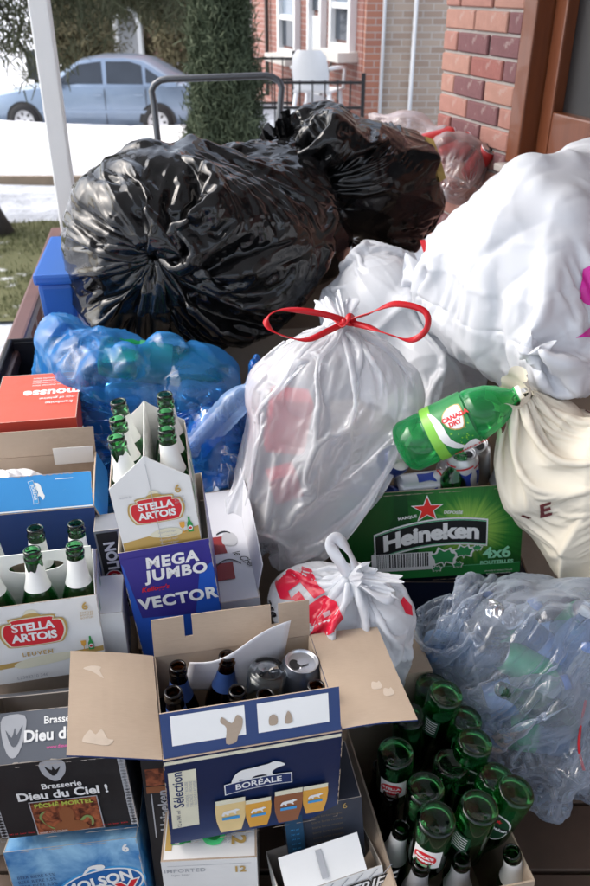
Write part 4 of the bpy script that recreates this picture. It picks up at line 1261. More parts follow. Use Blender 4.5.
# handles of the shopping bag
ribbon(sb, 'handle', [K(352, 580, 1.380), K(340, 562, 1.365), K(330, 545, 1.365), K(337, 538, 1.375), K(349, 552, 1.380), K(356, 570, 1.375), K(353, 580, 1.380)], .020, SHOPF)
ribbon(sb, 'handle', [K(352, 578, 1.380), K(368, 590, 1.355), K(388, 600, 1.355), K(392, 592, 1.370), K(375, 580, 1.375), K(355, 577, 1.380)], .018, SHOPF)
ruffle(sb, 'knot', K(352, 579, 1.383), K(375, 572, 1.345) - K(352, 579, 1.383), .035, .020, SHOPF, 12, r0=.010, amp=.4)
ruffle(sb, 'knot', K(352, 579, 1.383), K(400, 588, 1.375) - K(352, 579, 1.383),   .060, .022, SHOPF, 15, r0=.010, amp=.4)
# print on the shopping bag
def pbag(bag, name, vf, px, py, d, m, rot=0, **kw):
    U = Vector((1, 0, 0)); Vv = Vector((0, SP, CP))
    c = Vector([float(q) for q in at(px, py, d)]) - bag.location
    kw.setdefault('off', .0026)
    return print_on(bag, name, xf(vf, rot=rot), c, U, Vv, m, **kw)
S_ = 1.40 / 800
def px2(pts, cx, cy): return [((x - cx) * S_, -(y - cy) * S_) for x, y in pts]
REDPR = film('red bag print', (.72, .015, .05), .28, transl=.15, bscale=20, bstr=.3)
def strip(outer): return smoothpoly(outer, 3)
lo = px2([(274, 588), (279, 578), (296, 570), (312, 573), (318, 584), (325, 590), (314, 597), (300, 583), (288, 592), (291, 598), (299, 591), (308, 602), (305, 607), (294, 600), (280, 600)], 300, 595)
pbag(sb, 'red_print', poly(lo), 300, 595, 1.40, REDPR)
pbag(sb, 'red_print', poly(px2([(306, 605), (324, 593), (335, 598), (342, 612), (335, 622), (313, 634), (309, 628), (313, 622), (308, 620)], 320, 612)), 320, 612, 1.40, REDPR)
pbag(sb, 'red_print', poly(px2([(271, 581), (276, 575), (296, 569), (309, 566), (303, 570), (284, 575)], 290, 575)), 290, 575, 1.40, REDPR)
pbag(sb, 'red_print', poly(px2([(400, 601), (404, 597), (412, 606), (413, 616), (405, 612)], 405, 605)), 405, 605, 1.40, REDPR)
pbag(sb, 'white_gap', rect(0, 0, .013, .008), 326, 609, 1.40, SHOPF, rot=25, off=.0036)
pbag(sb, 'lettering', text_poly('Pense', .022, .0008), 268, 606, 1.40, INK_K, rot=-62)
pbag(sb, 'lettering', text_poly('elle', .022, .0008), 264, 622, 1.40, INK_K, rot=-62)
# print on the canvas tote and the big white bag
MAROON = flat('maroon print', (.13, .018, .022), .6)
pbag(cv, 'lettering', text_poly('E', .042, .0014), 556, 514, 1.5, MAROON, rot=24)
pbag(cv, 'lettering', rect(0, 0, .018, .004), 541, 522, 1.5, MAROON, rot=-20)
pbag(cv, 'stripe', band(lambda x: .25 * x, -.09, .09, .004), 590, 393, 1.5, MAROON, rot=-58)
pbag(cv, 'stripe', smoothpoly([(-.008, .05), (.004, .02), (-.01, -.01), (.0, -.05), (-.008, -.05), (-.018, -.01), (-.004, .02), (-.014, .05)], 3), 505, 440, 1.5, MAROON, rot=-25)
MAG = film('magenta print', (.70, .03, .38), .3, transl=.1)
pbag(wr, 'magenta_print', poly([(-.012, -.03), (.03, -.045), (.03, .045), (.0, .03)]), 592, 280, 1.5, MAG)
pbag(wr, 'magenta_print', poly([(-.01, -.015), (.03, -.01), (.03, .012)]), 587, 328, 1.5, MAG)

# ---------------------------------------------------------------- bottles, cans, jars
GREENG = glass('green glass', (.14, .56, .22))
DGREENG = glass('deep green glass', (.085, .46, .15))
BROWNG = glass('brown glass', (.16, .055, .015))
CLEARG = glass('clear jar glass', (.90, .94, .94))
LABELW = flat('label paper', (.78, .78, .75), .45, var=.05)
LABELS = flat('silver foil', (.55, .56, .58), .35, .5, var=.1)
LABELB = flat('blue label', (.03, .07, .22), .4)
LABELK = flat('dark green label', (.01, .06, .025), .4)
PROF = [(.0005, .0062), (.017, .0045), (.0235, .0003), (.0275, .0004), (.0298, .0035), (.0305, .0075), (.0305, .112), (.0297, .122), (.0272, .135), (.0232, .149), (.0188, .163), (.0158, .176), (.0140, .192), (.0131, .2095),
        (.0131, .2105), (.0146, .2118), (.0147, .2165), (.0134, .2178), (.0131, .2225), (.0136, .2238), (.0136, .2270), (.0128, .2288), (.0106, .2290), (.0096, .2275), (.0096, .195), (.0115, .181), (.0148, .166), (.0192, .151), (.0236, .136), (.0262, .122), (.0276, .111), (.0276, .012), (.018, .010), (.0005, .0112)]
STUB = [(r * 1.0, z if z < .10 else .10 + (z - .10) * .62) for r, z in PROF]      # short-necked bottle
def interp_r(prof, z):
    for i in range(5, 18):
        (r0, z0), (r1, z1) = prof[i], prof[i + 1]
        if z0 <= z <= z1: return r0 + (r1 - r0) * (z - z0) / max(1e-6, z1 - z0)
    return prof[5][0]
_cache = {}
def sleeve_mesh(prof, z0, z1, m, tear=0, off=.0006, a0=0, a1=2 * math.pi, n=36):
    key = (id(prof), z0, z1, m.name, tear, a0, a1)
    if key in _cache: return _cache[key]
    V = []; F = []; rows = 7; rg = random.Random(tear)
    full = abs(a1 - a0 - 2 * math.pi) < 1e-6; cols = n if full else n + 1
    ph = [rg.uniform(0, 6) for _ in range(3)]
    for j in range(rows):
        for k in range(cols):
            a = a0 + (a1 - a0) * k / n
            zt = z1 - (tear and .006 * (1 + math.sin(3 * a + ph[0]) + .6 * math.sin(7 * a + ph[1])))
            z = z0 + (zt - z0) * j / (rows - 1); r = interp_r(prof, z) + off
            V.append((r * math.cos(a), r * math.sin(a), z))
    for j in range(rows - 1):
        for k in range(n):
            q = (k + 1) % cols; F.append((j * cols + k, j * cols + q, (j + 1) * cols + q, (j + 1) * cols + k))
    me = bpy.data.meshes.new('sleeve'); me.from_pydata(V, [], F); me.materials.append(m); me.polygons.foreach_set('use_smooth', [True] * len(F))
    _cache[key] = me; return me
def glass_mesh(prof, m):
    key = (id(prof), m.name)
    if key not in _cache:
        me = MB().lathe(prof, 32).mesh('glass'); me.materials.append(m); me.polygons.foreach_set('use_smooth', [True] * len(me.polygons)); _cache[key] = me
    return _cache[key]
def on_cyl(root, name, vf, m, z, ang, prof=PROF, off=.0012, up=1):
    V = []; vf = refine(vf, .005)
    for x, y in vf[0]:
        zz = z + y * up; r = interp_r(prof, zz) + off; a = ang + up * x / r
        V.append((r * math.cos(a), r * math.sin(a), zz))
    return pyd(name, V, vf[1], m, root)
def bottle(pos, R, label, m=GREENG, prof=PROF, neck=None, body=None, tear=0, group=None, name='beer_bottle'):
    r = empty(name, pos, R, label, 'bottle', group)
    inst('glass', glass_mesh(prof, m), r)
    if neck: inst('neck_label', sleeve_mesh(prof, neck[0], neck[1], neck[2], tear), r)
    if body: inst('body_label', sleeve_mesh(prof, body[0], body[1], body[2], 0, .0006, body[3], body[4]), r)
    return r
def axis_rot(d, spin=0):
    d = Vector([float(v) for v in d]).normalized()
    return d.to_track_quat('Z', 'Y').to_matrix() @ Matrix.Rotation(rad(spin), 3, 'Z')
ALU = flat('aluminium', (.62, .63, .65), .28, .9, var=.06)
def can(pos, R, label, m, lid_up=True, group=None, name='drink_can', h=.122):
    r = empty(name, pos, R, label, 'can', group)
    MB().lathe([(.0005, .010), (.018, .007), (.0225, .0005), (.025, .0005), (.0325, .009), (.0331, .012), (.0331, h - .016), (.0315, h - .010), (.0270, h - .0025)], 36).build('body', m, r, True)
    MB().lathe([(.0270, h - .0025), (.0275, h - .0005), (.0265, h), (.0250, h - .0015), (.0240, h - .005), (.0225, h - .0055), (.0005, h - .005)], 36).build('lid', ALU, r, True)
    pyd('mouth', [(.012 + .0085 * math.cos(a), .011 * math.sin(a), h - .0046) for a in np.linspace(0, 6.1, 18)], [tuple(range(18))], INK_K, r)
    tb = [(-.010, -.006), (.004, -.0075), (.008, 0), (.004, .0075), (-.010, .006)]
    V = [(x, y, z) for z in (h - .0035, h - .0022) for x, y in tb]
    pyd('tab', V, [(4, 3, 2, 1, 0), (5, 6, 7, 8, 9)] + [(i, (i + 1) % 5, 5 + (i + 1) % 5, 5 + i) for i in range(5)], ALU, r)
    return r

# ---------------------------------------------------------------- big hidden cartons that carry the upper layer
carton('cardboard_carton', 'plain brown carton under the left beer carrier', 'carton', (-.62, .93, .0), (11, 0, 0), (.33, .50, .44), CARD, top=True)
carton('cardboard_carton', 'plain brown carton under the cereal box', 'carton', (-.275, 1.04, .0), (8, 0, 0), (.145, .24, .365), CARD, top=True)
carton('beer_carton', 'plain dark navy carton under the green beer case', 'carton', (.105, 1.44, .0), (0, 0, 0), (.44, .28, .255), printed('plain navy', (.012, .022, .06)), top=True)
carton('cardboard_carton', 'plain brown carton below the red drawstring bag', 'carton', (-.10, 1.52, .0), (4, 0, 0), (.19, .36, .42), CARD, top=True)
carton('cardboard_carton', 'plain brown carton under the blue bag', 'carton', (-.60, 1.54, .0), (8, 0, 0), (.42, .46, .55), CARD, top=True)
carton('cardboard_carton', 'plain brown carton under the big white bag', 'carton', (.42, 1.74, .0), (0, 0, 0), (.40, .40, .60), CARD, top=True)
carton('cardboard_carton', 'plain brown carton under the black bags', 'carton', (-.30, 2.06, .0), (6, 0, 0), (.62, .55, .62), CARD, top=True)
carton('cardboard_carton', 'plain brown carton under the small shopping bag', 'carton', (.06, 1.05, .0), (10, 0, 0), (.20, .26, .34), CARD, top=True)

# ---------------------------------------------------------------- Boréale twelve-pack, open
def m_borenavy():
    m, nt, b, out = nodes('boreale navy')
    tc = nt.nodes.new('ShaderNodeTexCoord'); sp = nt.nodes.new('ShaderNodeSeparateXYZ'); nt.links.new(tc.outputs['Object'], sp.inputs[0])
    n = noise(nt, 16, 5, rough=.6)
    a = nt.nodes.new('ShaderNodeMath'); a.operation = 'MULTIPLY_ADD'; nt.links.new(n, a.inputs[0]); a.inputs[1].default_value = .08; nt.links.new(sp.outputs['Z'], a.inputs[2])
    c = ramp(nt, a.outputs[0], .02, .14, (.026, .052, .15), (.005, .015, .062))
    nt.links.new(c, b.inputs['Base Color']); b.inputs['Roughness'].default_value = .36
    bump(nt, b, noise(nt, 22, 3), .2, .003); return m
BNAVY = m_borenavy()
BLUEP = printed('boreale blue', (.010, .038, .15))
bo = carton('beer_carton', 'open navy beer carton with a white polar bear on its front', 'carton', BORE_POS, BORE_ROT, BORE_DIM, BNAVY)
w, d, h = BORE_DIM
BEAR = [(-.5, -.16), (-.47, -.03), (-.40, .10), (-.28, .17), (-.10, .18), (.08, .20), (.2, .21), (.30, .25), (.34, .24), (.42, .20), (.50, .13), (.49, .09), (.40, .07), (.31, .03), (.26, -.04), (.30, -.13), (.33, -.19), (.24, -.19), (.20, -.12), (.10, -.05), (-.05, -.05), (-.12, -.10), (-.09, -.19), (-.20, -.20), (-.23, -.12), (-.32, -.07), (-.36, -.13), (-.34, -.21), (-.45, -.21)]
def bear(w_): return xf(smoothpoly(BEAR, 3), sx=w_)
def bore_logo(fr, x, y, s, rot=0, dark=INK_NAVY):
    def T(vf): return xf(vf, dx=x, dy=y, sx=s, rot=rot)
    fr.put('bear_emblem', T(xf(bear(.95), dy=.22)), INK_W)
    bn = lambda q: -.06 * (2 * q) ** 2 * .5
    fr.put('banner_edge', T(band(bn, -.60, .60, .135)), INK_W)
    fr.put('banner', T(band(bn, -.58, .58, .115)), dark)
    fr.put('lettering', T(xf(text_poly('BORÉALE', .20, .004), fn=lambda q, r: (q, r + bn(q)))), INK_W)
fr = Frame(bo, (w / 2, 0, h / 2), (1, 0, 0), (0, 0, 1))
fr.put('cream_line', rect(0, h / 2 - .007, w - .002, .007), INK_CREAM)
fr.put('selection_label', rect(-w / 2 + .025, .005, .040, .125), INK_CREAM)
fr.put('lettering', xf(text_poly('Sélection', .0215, .0003), dx=-w / 2 + .018, dy=.028, rot=90), INK_NAVY)
for i in range(3): fr.put('small_print', xf(text_poly('3 BLONDE 3 ROUSSE', .0062), dx=-w / 2 + .030 + i * .006, dy=.015, rot=90), INK_GREY)
fr.put('small_print', xf(text_poly('12 x 341 ml', .008), dx=-w / 2 + .016, dy=-.035, rot=90), INK_NAVY)
bore_logo(fr, .005, .018, .085, 2)
edge_wear(fr, w, h, 1, CARD)
def beer_glass(fr, x, y, wd_, ht, body, k=0):
    out = [(-.5, 1), (-.53, .75), (-.50, .4), (-.36, 0), (.36, 0), (.50, .4), (.53, .75), (.5, 1)]
    fr.put('glass_picture', xf(poly(out), dx=x, dy=y, sx=wd_, sy=ht), body)
    fr.put('foam_picture', xf(poly([(-.5, .9), (.5, .9), (.51, 1.04), (-.51, 1.04)]), dx=x, dy=y, sx=wd_, sy=ht), INK_CREAM)
    fr.put('bear_emblem', xf(bear(wd_ * .62), dx=x, dy=y + ht * .62), INK_W)
    fr.put('mark', rect(x, y + ht * .45, wd_ * .6, ht * .09), INK_SKY)
beer_glass(fr, -.038, -.082, .044, .072, INK_PALE)
beer_glass(fr, .004, -.080, .038, .062, INK_AMBER)
beer_glass(fr, .092, -.070, .038, .062, INK_AMBER)
beer_glass(fr, .050, -.078, .042, .072, INK_BROWN)
FL = panel(bo, 'front_flap', (.001, .0025, h + .0006), (w - .002, 0, 0), (0, .022, .066), (0, .0025, -.0010), BLUEP, CARD)
fN = Vector((0, -.055, -.020)).normalized()
ff = Frame(FL, Vector((w / 2, .0025, h + .0006)) + Vector((0, .011, .033)), (1, 0, 0), (0, .022, .066))
ff.put('white_patch', rect(-.063, .006, .105, .046), INK_W); ff.put('white_patch', rect(.060, .005, .105, .046), INK_W)
TEAR = smoothpoly([(-.010, -.022), (-.008, .002), (-.016, .012), (-.013, .020), (.0, .008), (.008, .020), (.016, .012), (.013, -.004), (.008, -.012), (.004, -.022)], 3)
ff.put('torn_patch', xf(TEAR, dx=-.030, dy=-.004), CARD)
ff.put('torn_patch', xf(smoothpoly([(-.006, -.008), (-.006, .004), (0, .008), (.006, .003), (.005, -.008)], 3), dx=.030, dy=.0), CARD)
ff.put('torn_patch', xf(smoothpoly([(-.005, -.008), (-.004, .003), (0, .011), (.005, .002), (.005, -.008)], 3), dx=.052, dy=-.001), CARD)
lf = panel(bo, 'side_flap', (-.0005, d - .002, h + .002), (0, -d + .004, 0), (-.126, 0, .044), (0, 0, -.003), CARD, BLUEP, warp=.004, seed=4, curl=-.006)
SCAR = flat('glue scar', (.52, .44, .36), .4, var=.15, scale=60)
def scar(px_, py_, pts): print_on(lf, 'tape_scar', smoothpoly(pts, 3), (px_, py_, h + .05), (1, 0, 0), (0, 1, 0), SCAR, off=.0004)
scar(-.085, .035, [(-.022, -.008), (-.012, .012), (-.004, .004), (.004, .014), (.012, -.002), (.020, -.004), (.012, -.014), (-.008, -.012)])
scar(-.095, .165, [(-.012, .002), (.0, .008), (.014, .006), (.012, -.002), (.018, -.018), (.008, -.010), (.0, -.004)])
panel(bo, 'side_flap', (w + .0005, .002, h + .002), (0, d - .004, 0), (.118, 0, .004), (0, 0, -.003), CARD, BLUEP, warp=.004, seed=7, curl=-.010)
notch = set([(4, j) for j in range(9, 20)] + [(15, j) for j in range(9, 20)])
rf = [c_ for c_ in bo.children if c_.name.startswith('side_flap')][-1]
for x_, y_ in ((.075, .075), (.090, .060)): print_on(rf, 'tape_scar', smoothpoly([(-.008, -.006), (-.004, .008), (.004, .006), (.008, .009), (.010, -.003), (.002, -.008)], 3), (w + x_, y_, h + .05), (1, 0, 0), (0, 1, 0), SCAR, off=.0004)
panel(bo, 'back_flap', (w - .001, d - .0005, h + .001), (-w + .002, 0, 0), (0, .015, .064), (0, -.003, .0008), BLUEP, CARD, warp=.002, seed=2, n=20, notch=notch)
# what stands in it
Rb = ypr(*BORE_ROT)
def inb(x, y, z=.004): return place(bo, x, y, z)
bp = [(.036, .160, 0), (.098, .168, 5), (.038, .095, -4), (.108, .078, 3), (.168, .062, -3), (.226, .064, 3)]
bl_ = ['brown bottle in the back left corner of the polar bear carton', 'brown bottle with blue neck label in the middle of the polar bear carton', 'brown bottle behind the left white patch of the open flap', 'brown bottle just in front of the upturned glass jar', 'brown bottle between the glass jar and the silver can', 'brown bottle in front of the silver can top']
ALE = [(r, z * .88) for r, z in PROF]
for i, (x, y, a) in enumerate(bp):
    zz = .016 if i >= 2 else .002
    bottle(inb(x, y, zz + .004), Rb @ Matrix.Rotation(rad(a), 3, 'Y'), bl_[i], BROWNG, ALE, neck=(.137, .172, LABELB), group='brown bottles in the open carton')
jr = empty('glass_jar', inb(.160, .138, .008), Rb @ Matrix.Rotation(rad(5), 3, 'Y'), 'upturned clear glass jar in the open carton beside the silver can', 'jar')
MB().lathe([(r_ * .82, z_) for r_, z_ in [(.028, 0), (.030, .002), (.030, .016), (.036, .026), (.039, .04), (.039, .172), (.036, .184), (.030, .1865), (.026, .186), (.022, .183), (.0005, .182), (.0005, .1785), (.024, .179), (.033, .176), (.0362, .168), (.0362, .042), (.033, .028), (.0275, .018), (.0275, .001), (.028, 0)]], 40).build('glass', CLEARG, jr, True)
can(inb(.224, .143, .074), Rb @ Matrix.Rotation(rad(4), 3, 'Y') @ Matrix.Rotation(rad(190), 3, 'Z'), 'open silver can standing in the polar bear carton', flat('dark can print', (.06, .07, .09), .3, .6), name='drink_can')
V = []; F = []; n = 14
for j in range(n + 1):
    for i in range(n + 1):
        u, v = i / n, j / n
        V.append((.045 + u * .165 + .01 * v, .196 - .022 * v - .012 * math.sin(4 * u) - .01 * u,   .11 + v * .115 + .035 * u * v + .007 * math.sin(7 * u + 3 * v) - .03 * (1 - u) * v))
for j in range(n):
    for i in range(n): F.append((j * (n + 1) + i, j * (n + 1) + i + 1, (j + 1) * (n + 1) + i + 1, (j + 1) * (n + 1) + i))
pp = pyd('paper_sheet', V, F, flat('white paper', (.80, .80, .83), .7, var=.04), smooth=True)
pp.matrix_world = bo.matrix_world.copy(); tag(pp, 'loose white paper sheet stuffed behind the jar and bottles', 'paper')
pp.modifiers.new('thickness', 'SOLIDIFY').thickness = .0006

# ---------------------------------------------------------------- Stella six-packs
STW = printed('stella white', (.78, .78, .76), .4, .3)
def stella_art(fr, s, leuven=True, wid=.127, hgt=.16, band_y=None):
    plaque = smoothpoly([(-.60, 0), (-.55, .24), (-.40, .27), (-.36, .36), (.36, .36), (.40, .27), (.55, .24), (.60, 0), (.52, -.22), (.38, -.30), (-.38, -.30), (-.52, -.22)], 4)
    crest = smoothpoly([(-.40, .30), (-.28, .40), (-.16, .42), (-.08, .54), (.08, .54), (.16, .42), (.28, .40), (.40, .30)], 3)
    fr.put('crest', xf(crest, sx=s), INK_CREAM)
    fr.put('crest', xf(smoothpoly([(-.2, .36), (-.1, .46), (.1, .46), (.2, .36)], 3), sx=s), INK_GOLD)
    fr.put('plaque_border', xf(plaque, sx=s * 1.1), INK_GOLD)
    fr.put('plaque_border', xf(plaque, sx=s * 1.03), INK_CREAM)
    fr.put('plaque', xf(plaque, sx=s * .97), INK_RED)
    fr.put('lettering', xf(text_poly('STELLA', .265, .010, space=.95), dy=.15 * s, sx=s), INK_W)
    fr.put('lettering', xf(text_poly('ARTOIS', .265, .010, space=.95), dy=-.10 * s, sx=s), INK_W)
    if leuven: fr.put('lettering', xf(text_poly('LEUVEN', .14, .004, space=1.3), dy=-.52 * s, sx=s), INK_GOLD)
def icon_bottle(fr, x, y, s, rot=0):
    def T(vf): return xf(vf, dx=x, dy=y, sx=s, rot=rot)
    fr.put('bottle_picture', T(poly([(-.15, 0), (.15, 0), (.15, .5), (.06, .72), (.05, 1), (-.05, 1), (-.06, .72), (-.15, .5)])), INK_GREEN)
    fr.put('label_picture', T(disc(0, .28, .13, .16, 14)), INK_W); fr.put('label_picture', T(disc(0, .28, .09, .08, 12)), INK_RED)
    if rot == 0:
        fr.put('glass_picture', T(poly([(-.52, .45), (-.55, .75), (-.25, .75), (-.28, .45), (-.38, .33), (-.38, .08), (-.28, .02), (-.52, .02), (-.42, .08), (-.42, .33)])), INK_AMBER)
def six_pack_b():
    pos, rot = (-.500, .942, .450), (11.9, -3, 0); w, d, h = .188, .132, .155
    r = carton('six_pack_carrier', 'white beer six pack carrier with red plaque at the left edge', 'carrier', pos, rot, (w, d, h), STW, CARD, t=.0012)
    fr = Frame(r, (w / 2, 0, h / 2), (1, 0, 0), (0, 0, 1))
    fr.put('gold_band', poly([(-w / 2 + .001, -.048), (w / 2 - .001, -.036), (w / 2 - .001, -.026), (-w / 2 + .001, -.038)]), INK_GOLD)
    fr.put('ribbon', smoothpoly([(-.050, -.040), (-.02, -.030), (.02, -.028), (.045, -.030), (.04, -.042), (.0, -.048), (-.04, -.050)], 3), INK_CREAM)
    edge_wear(fr, w, h, 2, CARDGREY, mx=.0010)
    stella = Frame(r, (w / 2 - .010, 0, h / 2 + .022), (1, 0, .0), (0, 0, 1)); stella.k = 6
    stella_art(stella, .080)
    icon_bottle(fr, w / 2 - .020, -.030, .028)
    fr.put('numeral', xf(text_poly('6', .020, .0006), dx=w / 2 - .020, dy=h / 2 - .018), INK_GOLD)
    for i in range(3): fr.put('small_print', xf(text_poly('BOTTLES', .005), dx=w / 2 - .019, dy=h / 2 - .030 - i * .005), INK_GOLD)
    fr.put('small_print', xf(text_poly('imported lager beer', .0055), dx=-.008, dy=-.020), INK_GREY)
    fr.put('stamp', xf(text_poly('L2502210 346', .0085), dx=-.025, dy=-.066), INK_GREY)
    # centre handle board with its slot
    t = .002; V = [(.004, 0), (w - .004, 0), (w - .004, .205), (.004, .205)]
    hole = [(.05 + .088 * (.5 + .5 * math.cos(a)) , .178 + .011 * math.sin(a)) for a in np.linspace(0, 2 * math.pi, 20, endpoint=False)]
    bm = bmesh.new(); ov = [bm.verts.new((x, 0, z)) for x, z in V]; hv = [bm.verts.new((x, 0, z)) for x, z in hole]
    for L in (ov, hv):
        for i in range(len(L)): bm.edges.new((L[i], L[(i + 1) % len(L)]))
    bmesh.ops.triangle_fill(bm, use_beauty=True, edges=bm.edges[:])
    me = bpy.data.meshes.new('handle_board'); bm.to_mesh(me); bm.free()
    o = mobj('handle_board', me, STW, r); o.location = (0, d / 2, 0); o.modifiers.new('thickness', 'SOLIDIFY').thickness = t
    pyd('side_gusset', [(w - .0012, .002, h), (w - .0012, d - .002, h), (w - .0012, d / 2, h + .045), (w - .0024, .002, h), (w - .0024, d - .002, h), (w - .0024, d / 2, h + .045)], [(0, 1, 2), (5, 4, 3), (0, 2, 5, 3), (2, 1, 4, 5), (1, 0, 3, 4)], STW, r)
    R = ypr(*rot); k = 0
    LB = ['front', 'back']
    names = {(0, 0): 'green bottle at the frame edge in the front row of the left carrier', (1, 0): 'green bottle with torn neck foil, front row of the left carrier', (2, 0): 'rightmost green bottle in the front row of the left carrier',
             (0, 1): 'green bottle at the frame edge in the back row of the left carrier', (1, 1): 'middle green bottle in the back row of the left carrier', (2, 1): 'green bottle in the back row of the left carrier, near its right gusset'}
    for j in range(2):
        for i in range(3):
            x = .033 + i * .061; y = .034 + j * .064
            bottle(place(r, x, y, .004), R @ Matrix.Rotation(rad((-2, 1, 2)[i]), 3, 'Y'), names[(i, j)], GREENG, neck=(.158, .205, LABELW), tear=i + j * 3 if (i, j) == (1, 0) else 0, group='green bottles in the left six pack carrier')
    return r
six_pack_b()

VEC = printed('vector blue', (.035, .028, .24))
ST_ROT = (9.2, 0, -5.0)
vx = carton('cereal_box', 'opened dark blue cereal box holding a beer six pack', 'box', (-.262, 1.035, .375), ST_ROT, (.148, .205, .280), VEC, CARDGREY, t=.001)
fr = Frame(vx, (.074, 0, .158), (1, 0, 0), (0, 0, 1))
fr.put('blue_wedge', poly([(.073, .075), (.073, -.12), (-.073, -.12), (-.073, .10), (-.03, .0)]), printed('vector light blue', (.02, .10, .50)))
fr.put('dark_field', poly([(.060, .108), (.030, -.03), (-.060, -.02), (-.072, .108)]), VEC)
edge_wear(fr, .148, .240, 3, CARDGREY, 'lr')
fr.put('lettering', xf(text_poly('MEGA', .030, .0013, .1, space=1.12), dx=.008, dy=.092), INK_W)
fr.put('lettering', xf(text_poly('JUMBO', .030, .0013, .1, space=1.12), dx=.012, dy=.066), INK_W)
fr.put('lettering', xf(text_poly("Kellogg's", .013, .0003, .3), dx=-.028, dy=.040), INK_RED)
fr.put('lettering', xf(text_poly('VECTOR', .032, .0014, space=1.1), dx=.006, dy=.010), INK_W)

panel(vx, 'inner_tray', (.004, .200, .22), (.14, 0, 0), (0, -.196, 0), (0, 0, .003), CARDGREY, CARDGREY)
def six_pack_a():
    w, d, h = .126, .190, .200
    r = empty('six_pack_carrier', place(vx, .010, .008, .226), ypr(9.2, 0, -5.2), 'white beer six pack carrier standing upright in the blue cereal box', 'carrier')
    t = .0012
    # gabled end panels with their glued centre seam
    G = [(0, 0), (w / 2, 0), (w / 2, h + .022), (w * .42, h + .012), (0, h - .028)]
    def gable(y, out):
        for s in (0, 1):
            pts = [(x if s == 0 else w - x, z) for x, z in G]
            V = [(x, y + (.0008 if s else 0), z) for x, z in pts] + [(x, y + (.0008 if s else 0) + t * out, z) for x, z in pts]
            n = 5; f = [tuple(range(n)), tuple(range(2 * n - 1, n - 1, -1))] + [(i, n + i, n + (i + 1) % n, (i + 1) % n) for i in range(n)]
            pyd('end_panel', V, f, STW, r)
    gable(0, 1); gable(d - .003, 1)
    panel(r, 'side_panel', (0, d - .006, 0), (0, -d + .010, 0), (0, 0, h - .03), (t, 0, 0), STW, CARDGREY)
    panel(r, 'side_panel', (w, .004, 0), (0, d - .010, 0), (0, 0, h - .03), (-t, 0, 0), STW, CARDGREY)
    panel(r, 'bottom_panel', (.002, d - .006, .001), (w - .004, 0, 0), (0, -d + .012, 0), (0, 0, t), STW, CARDGREY)
    panel(r, 'handle_board', (w / 2 - .001, .004, .002), (0, d - .010, 0), (0, 0, h + .018), (.002, 0, 0), STW, STW)
    fr = Frame(r, (w / 2, -.0002, h / 2), (1, 0, 0), (0, 0, 1))
    zb = .060 - h / 2
    fr.put('gold_band', poly([(-w / 2 + .001, zb - .055), (w / 2 - .001, zb - .055), (w / 2 - .001, zb + .018), (.02, zb + .006), (-.02, zb + .012), (-w / 2 + .001, zb + .006)]), INK_GOLD)
    fr.put('ribbon', smoothpoly([(-.018, zb + .012), (.0, zb + .022), (.028, zb + .020), (.034, zb + .008), (.01, zb + .004)], 3), INK_CREAM)
    st = Frame(r, (w / 2 + .002, -.0002, h / 2 + .020), (1, 0, .0), (0, 0, 1)); st.k = 4
    stella_art(st, .068, False)
    icon_bottle(fr, w / 2 - .014, zb + .008, .030)
    fr.put('numeral', xf(text_poly('6', .020, .0006), dx=w / 2 - .022, dy=h / 2 - .046), INK_GOLD)
    for i in range(3): fr.put('small_print', xf(text_poly('BOTTLES', .004), dx=w / 2 - .022, dy=h / 2 - .060 - i * .005), INK_GREY)
    fr.put('small_print', xf(text_poly('PREMIUM', .005), dx=-w / 2 + .022, dy=h / 2 - .046), INK_GREY)
    for i in range(4): fr.put('small_print', xf(text_poly('imported lager', .005), dx=.012, dy=-.022 - i * .007), INK_GREY)
    fr.put('seam', rect(.0, .01, .0008, h), INK_GREY)
    nm = {0: 'left', 1: 'right'}; dp = ['front', 'middle', 'rear']
    R = ypr(9.2, 0, -5.2)
    for j in range(3):
        for i in range(2):
            bottle(place(r, .032 + i * .062, .034 + j * .061, .003 + .012), R @ Matrix.Rotation(rad((-2, 2)[i]), 3, 'Y'), f'green bottle, {dp[j]} of the {nm[i]} column in the upright carrier', GREENG, neck=(.155, .205, LABELW), tear=3 if (i, j) == (0, 0) else 0, group='green bottles in the upright six pack carrier')
six_pack_a()

# ---------------------------------------------------------------- sky-blue Boréale carton at the back left
SKYP = printed('boreale sky blue', (.035, .27, .62))
bb = carton('beer_carton', 'open beer carton with a sky blue flap at the left edge', 'carton', (-.612, 1.115, .447), (11.2, 0, 1.5), (.258, .198, .212), BLUEP)
w, d, h = .258, .198, .212
fp = panel(bb, 'front_flap', (.001, .002, h + .0006), (w - .002, 0, 0), (0, .028, .056), (0, .0025, -.0012), SKYP, CARD)
ff = Frame(fp, Vector((w / 2, .002, h + .0006)) + Vector((0, .014, .028)), (1, 0, 0), (0, .028, .056))
bore_logo(ff, .030, .002, .034, -80, INK_SKY)
edge_wear(ff, w - .002, .062, 7, CARD)
ff.put('white_line', rect(0, -.029, w - .004, .0022), INK_W)
ff.put('white_line', rect(.082, .022, .03, .0012), INK_W)
panel(bb, 'back_flap', (w - .001, d - .0005, h + .001), (-w + .002, 0, 0), (0, .010, .050), (0, -.003, .0008), BLUEP, CARD, warp=.002, seed=5)
panel(bb, 'side_flap', (w + .0005, .004, h + .001), (0, d - .008, 0), (.018, 0, -.045), (-.003, 0, -.001), SKYP, CARD, warp=.003, seed=3)
inl = panel(bb, 'inner_label', (w - .08, d - .006, h - .02), (.075, 0, 0), (0, -.006, .040), (0, -.001, 0), INK_W, INK_W, warp=.001, seed=8)
rgx = np.random.default_rng(4)
pc = np.array(place(bb, .105, .11, .17)); inner = [ell(pc, (.05, .05, .05))]
